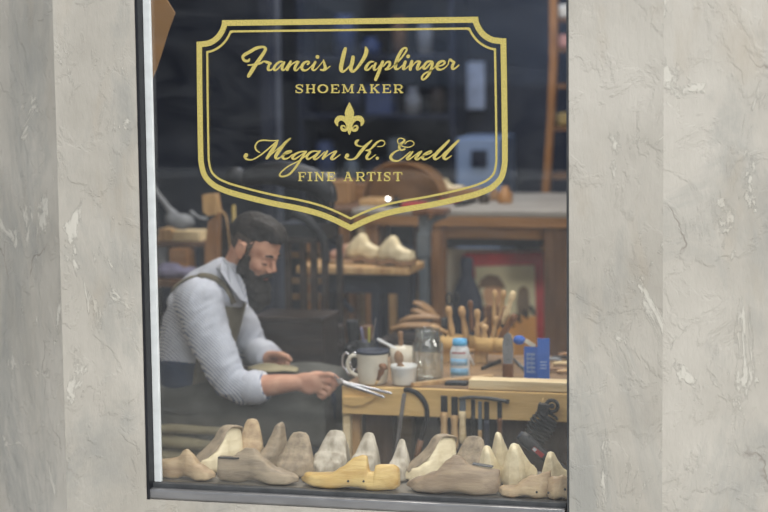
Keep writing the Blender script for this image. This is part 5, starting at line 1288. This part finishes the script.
# chair with orange post and dark leather back
YK = 1.75
chh = thing('tall_stool', 'upright orange wooden post with pale block head behind the man', 'stand', (P(211, 300, YK).x, YK, 0))
q = P(211, 212, YK); s = S(YK)
obj('post', MB().prism([P(208, 222, YK), P(218, 213, YK), P(218, 260, YK), P(217.5, 300, YK), P(216, 340, YK), P(206, 340, YK), P(205, 300, YK), P(204.5, 250, YK)], (0, .04, 0)), M['orangewoodz'], chh)
obj('post_foot', MB().box((P(211, 340, YK).x, YK+.02, P(211, 339, YK).z/2), (.05, .045, P(211, 339, YK).z), bev=.003), M['orangewoodz'], chh)
obj('block_head', MB().prism([P(202, 195, YK), P(215, 194, YK), P(218, 214, YK), P(208, 216, YK), P(203, 212, YK)], (0, .05, 0)), M['handle'], chh)
YB = 1.83
ld = thing('leather_board', 'dark curved leather board with pale edge beside the orange post', 'board', (P(224, 300, YB).x, YB, 0))
pp = [(216, 211), (222, 211), (226, 218), (229, 240), (231, 262), (231, 330), (216, 330)]
obj('panel', MB().prism([P(x, y, YB) for x, y in pp], (0, .02, 0)), M['darkwood'], ld)
obj('panel_foot', MB().box((P(224, 330, YB).x, YB+.01, P(224, 330, YB).z/2), (.05, .02, P(224, 330, YB).z)), M['darkwood'], ld)
obj('pale_edge', MB().tube([P(221, 210, YB), P(226, 217, YB), P(229, 238, YB), P(231, 258, YB)], .004, None, 8, 1, None, 4), M['handle'], ld)
p = P(234, 222, 1.95); t = thing('yellow_rod', 'short yellow rod upright behind the head of the man', 'rod', (p.x, 1.95, 0))
obj('rod', MB().cyl((0, 0, 0), (0, 0, P(234, 205, 1.95).z), .008), mat('yellow paint', (150, 130, 62), .5), t, True)
# hanging kraft paper in the upper corner
pts_ = [(146, -60), (166, -60), (167, 0), (175, 13), (168, 32), (160, 58), (156, 70), (152, 79), (146, 90)]
mb = MB(); mb.prism([P(x, y, .45) for x, y in pts_], (0, .004, 0)); _q = P(156, -60, .45); mb.cyl((_q.x, .452, _q.z-.01), (_q.x, .452, 3.1), .002); tag(obj('kraft_paper', mb, M['kraft']), 'brown paper pattern hanging in the upper corner of the window', 'paper')
# structural column and pipes
cl = thing('steel_column', 'dark blue steel column rising to the ceiling behind the sign', 'column', (P(268, 100, 3.6).x, 3.6, 0))
obj('shaft', MB().box((P(268, 100, 3.6).x, 3.6, 1.55), (.055, .08, 3.1), bev=.004), M['navy'], cl)
obj('shaft_flange', MB().box((P(275, 100, 3.6).x, 3.65, 1.55), (.03, .02, 3.1)), mat('blue grey paint', (84, 92, 110), .6), cl)
# --- shelves on the back wall
def shelfunit(name, label, px0, px1, Y, ztop, levels, m, d=.32):
    a, b = P(px0, 100, Y).x, P(px1, 100, Y).x
    t = thing(name, label, 'shelf', ((a+b)/2, Y+d/2, 0))
    for x in (a, b): obj('upright', MB().box((x, Y+d/2, ztop/2), (.03, d, ztop)), m, t)
    for z in levels: obj('shelf_board', MB().box(((a+b)/2, Y+d/2, z), (b-a-.03, d-.01, .025)), m, t)
    return t, a, b
su, sa, sb = shelfunit('open_shelf', 'dark open shelving of boxes and tins on the back wall', 300, 452, 5.5, 2.5, (.5, .9, 1.28, 1.62, 1.98, 2.3), M['navy'])
rnd = random.Random(5)
cols = ['shelfblue', 'leatherbrown', 'greypaint', 'navy', 'darkwood', 'navy', 'greypaint', 'brownwood', 'shelfblue', 'greycloth']
adj = ['narrow', 'wide', 'tall', 'squat', 'small', 'long']
cn = {'shelfblue': 'blue', 'leatherbrown': 'brown', 'greycloth': 'grey', 'navy': 'navy', 'darkwood': 'near-black', 'kraft': 'tan', 'greypaint': 'slate grey', 'brownwood': 'chestnut', 'purplecloth': 'lavender', 'paper': 'cream'}
lvname = {1: 'lower shelf just above the work table', 2: 'middle shelf behind the emblem', 3: 'shelf behind the sign', 4: 'top visible shelf'}
used_l = set()
for li, z in ((1, .9), (2, 1.28), (3, 1.62), (4, 1.98)):
    x = sa+.05; i = 0
    while x < sb-.16:
        w = rnd.uniform(.07, .15); h = rnd.uniform(.10, .26); m = cols[rnd.randrange(len(cols))]
        ad = 'tall' if h > .2 else ('squat' if h < .13 else ('narrow' if w < .1 else 'wide'))
        if rnd.random() < .78:
            kind = rnd.choice(['box', 'tin', 'jar'])
            base_l = '%s %s %s on the %s' % (ad, cn[m], kind, lvname[li]); lb = base_l; k2 = 0
            pos = ['machine side', 'middle', 'cabinet side']
            j = min(2, int((x-sa)/(sb-sa)*3)); lb = base_l+', '+pos[j]
            if lb in used_l: x += w+.04; continue
            used_l.add(lb)
            if kind == 'box': o = obj('storage_box', MB().box((x+w/2, 5.62, z+.0135+h/2), (w, .16, h), bev=.004), M[m])
            else:
                o = obj('storage_tin' if kind == 'tin' else 'storage_jar', MB().lathe([(.001, 0), (w/2, 0), (w/2, h*.8), (w*.42, h*.86), (w*.42, h), (.001, h)] if kind == 'tin' else [(.001, 0), (w/2, 0), (w/2, h*.6), (w*.3, h*.8), (w*.3, h), (.001, h)], (x+w/2, 5.62, z+.0135), n=18), M[m])
            tag(o, lb, kind, 'boxes, tins and jars on the back shelves')
        x += w+rnd.uniform(.015, .07)
# white cabinet and blue sheet
q = P(478, 165, 5.2)
cab = thing('white_cabinet', 'pale blue-white metal cabinet with a dark opening by the back wall', 'cabinet', (q.x, 5.4, 0))
a, b = P(455, 120, 5.2), P(500, 120, 5.2); ztc = P(478, 138, 5.2).z
PC = mat('pale blue enamel', (150, 172, 206), .4, 0, .06, 4)
obj('body', MB().box(((a.x+b.x)/2, 5.42, ztc/2), (b.x-a.x, .4, ztc), bev=.01), PC, cab)
obj('dark_opening', cbox(MB(), 471, 150, 487, 167, 5.205, .01), M['navy'], cab)
a, b = P(463, 62, 5.9), P(482, 62, 5.9)
tag(obj('hanging_towel', MB().box(((a.x+b.x)/2, 5.98, (P(470, 62, 5.9).z+P(470, 110, 5.9).z)/2), (b.x-a.x, .03, P(470, 62, 5.9).z-P(470, 110, 5.9).z), bev=.01), mat('pale blue towel', (190, 206, 236), .8)), 'pale blue towel hanging high on the back wall', 'towel')
# --- rack by the window edge
YRk = 3.2
rt = thing('wooden_rack', 'tall slanted wooden rack with shelves at the window edge', 'rack', (P(560, 200, 4.0).x, 4.0, 0))
YRk = 4.0
mb = MB(); mb.prism([P(549, -40, YRk), P(557, -40, YRk), P(557, 60, YRk), P(553, 130, YRk), P(548, 205, YRk), P(541, 205, YRk), P(547, 120, YRk), P(549.5, 60, YRk)], (0, .05, 0)); obj('post', mb, M['orangewoodz'], rt)
mb = MB(); q = P(545, 205, YRk); mb.box((q.x, YRk+.025, q.z/2), (.035, .05, q.z)); obj('post_foot', mb, M['orangewoodz'], rt)
q = P(594, 100, YRk); obj('post', MB().box((q.x, YRk+.2, 1.3), (.05, .05, 2.6)), M['orangewoodz'], rt)
for py in (20, 50, 86, 128, 176):
    q = P(572, py, YRk+.1); obj('shelf_board', MB().box((q.x, YRk+.14, q.z), (.20, .24, .02)), M['brownwood'], rt)
    if py in (20, 50, 128):
        lb = {20: 'white paper roll on the top rack shelf at the window edge', 50: 'dusty pink paper roll on the second rack shelf', 128: 'yellowish cloth roll on the rack shelf at table height'}[py]
        m = {20: M['whiteplastic'], 50: mat('dusty pink paper', (196, 150, 150), .7), 128: mat('yellowish cloth', (150, 134, 90), .8)}[py]
        q2 = P(563, py, YRk+.1); tag(obj('paper_roll', MB().lathe([(.001, 0), (.034, 0), (.036, .02), (.036, .05), (.03, .062), (.001, .066)], (q2.x, YRk+.1, q.z+.0115), n=20), m), lb, 'roll')
# ------------------------------------------------------------------ light
w = bpy.data.worlds.new('World'); SC.world = w; w.use_nodes = True; nt = w.node_tree; N = nt.nodes; L = nt.links
bg = N['Background']; tc = N.new('ShaderNodeTexCoord'); sp = N.new('ShaderNodeSeparateXYZ'); L.new(tc.outputs['Generated'], sp.inputs[0])
r = N.new('ShaderNodeValToRGB'); r.color_ramp.elements[0].position = .0; r.color_ramp.elements[0].color = (.80, .84, .88, 1); r.color_ramp.elements[1].position = .8; r.color_ramp.elements[1].color = (1.0, 1.03, 1.08, 1)
L.new(sp.outputs[2], r.inputs[0]); L.new(r.outputs[0], bg.inputs[0]); bg.inputs[1].default_value = .66
def light(kind, name, loc, rot, energy, size=1, color=(1, 1, 1), sy=None, angle=.5):
    l = bpy.data.lights.new(name, kind); l.energy = energy; l.color = color
    if kind == 'AREA': l.size = size; l.shape = 'RECTANGLE' if sy else 'SQUARE'; l.size_y = sy or size
    if kind == 'SUN': l.angle = angle
    o = bpy.data.objects.new(name, l); COL.objects.link(o); o.location = loc; o.rotation_euler = rot; return o
light('SUN', 'soft_daylight', (0, -8, 8), (math.radians(50), 0, math.radians(30)), 1.5, angle=1.0, color=(1, .985, .96))
light('AREA', 'ceiling_fill_front', (-.7, 1.1, 3.0), (0, 0, 0), 24, 1.6, (1, .95, .88), .5)  # unseen fill added under the ceiling to brighten man and bench
light('AREA', 'ceiling_fill_middle', (-.8, 2.7, 3.0), (0, 0, 0), 26, 1.6, (1, .93, .84), .5)  # unseen fill added above the work table
light('AREA', 'ceiling_fill_rear', (-1.6, 4.6, 3.0), (0, 0, 0), 14, 1.8, (.62, .74, 1.0), .5)  # unseen bluish fill added for the back of the room
light('AREA', 'side_fill', (1.5, .5, 1.7), V((2.3, -2.6, 1.1)).to_track_quat('Z', 'Y').to_euler(), 20, .8, (1, .95, .88))  # unseen fill added to lift the poster and the table front
def under(root, child_names, part_name):
    kids = list(root.children); p = next(k for k in kids if k.name.split('.')[0] == part_name)
    for k in kids:
        if k.name.split('.')[0] in child_names: k.parent = p
T = {}
for o in SC.objects:
    if o.parent is None: T.setdefault(o.name.split('.')[0], []).append(o)
under(T['person'][0], ('cuff', 'collar', 'collar_flap'), 'shirt')
under(T['person'][0], ('apron_bib', 'apron_strap'), 'apron_skirt')
under(T['powder_bottle'][0], ('label_print', 'red_print', 'small_print'), 'body')
under(T['stamp_poster'][0], ('printed_face', 'printed_coat', 'printed_cap', 'printed_figure', 'printed_letters', 'picture_band'), 'picture')
under(T['card_box'][0], ('printed_lettering',), 'front_panel'); under(T['card_box'][0], ('printed_lines',), 'side_panel')
under(T['iron_tube'][0], ('label_plate', 'label_print', 'nozzle'), 'barrel')
under(T['mug'][0], ('handle', 'rim'), 'body'); under(T['glass_jar'][0], ('rim_band',), 'body')
under(T['edge_rasp'][0], ('dots',), 'blade'); under(T['white_cabinet'][0], ('dark_opening',), 'body')
for r_ in T['shoe_last']: under(r_, ('peg_hole', 'heel_plate'), 'body')
# ------------------------------------------------------------------ camera
cd = bpy.data.cameras.new('camera'); cam = bpy.data.objects.new('camera', cd); COL.objects.link(cam)
cam.matrix_world = Matrix(((_r.x, _u.x, -_f.x, CAM.x), (_r.y, _u.y, -_f.y, CAM.y), (_r.z, _u.z, -_f.z, CAM.z), (0, 0, 0, 1)))
cd.sensor_width = 36; cd.lens = FPX*36/768; cd.clip_start = .1; cd.clip_end = 200
cd.dof.use_dof = True; cd.dof.focus_distance = (P(384, 256, .02)-CAM).dot(_f); cd.dof.aperture_fstop = 2.0
SC.camera = cam
vs = SC.view_settings; vs.view_transform = 'Standard'; vs.look = 'None'; vs.gamma = 1; vs.exposure = .74; vs.use_curve_mapping = False
SC.cycles.max_bounces = 8; SC.cycles.transparent_max_bounces = 16; SC.cycles.sample_clamp_indirect = 6
SC.cycles.use_denoising = True
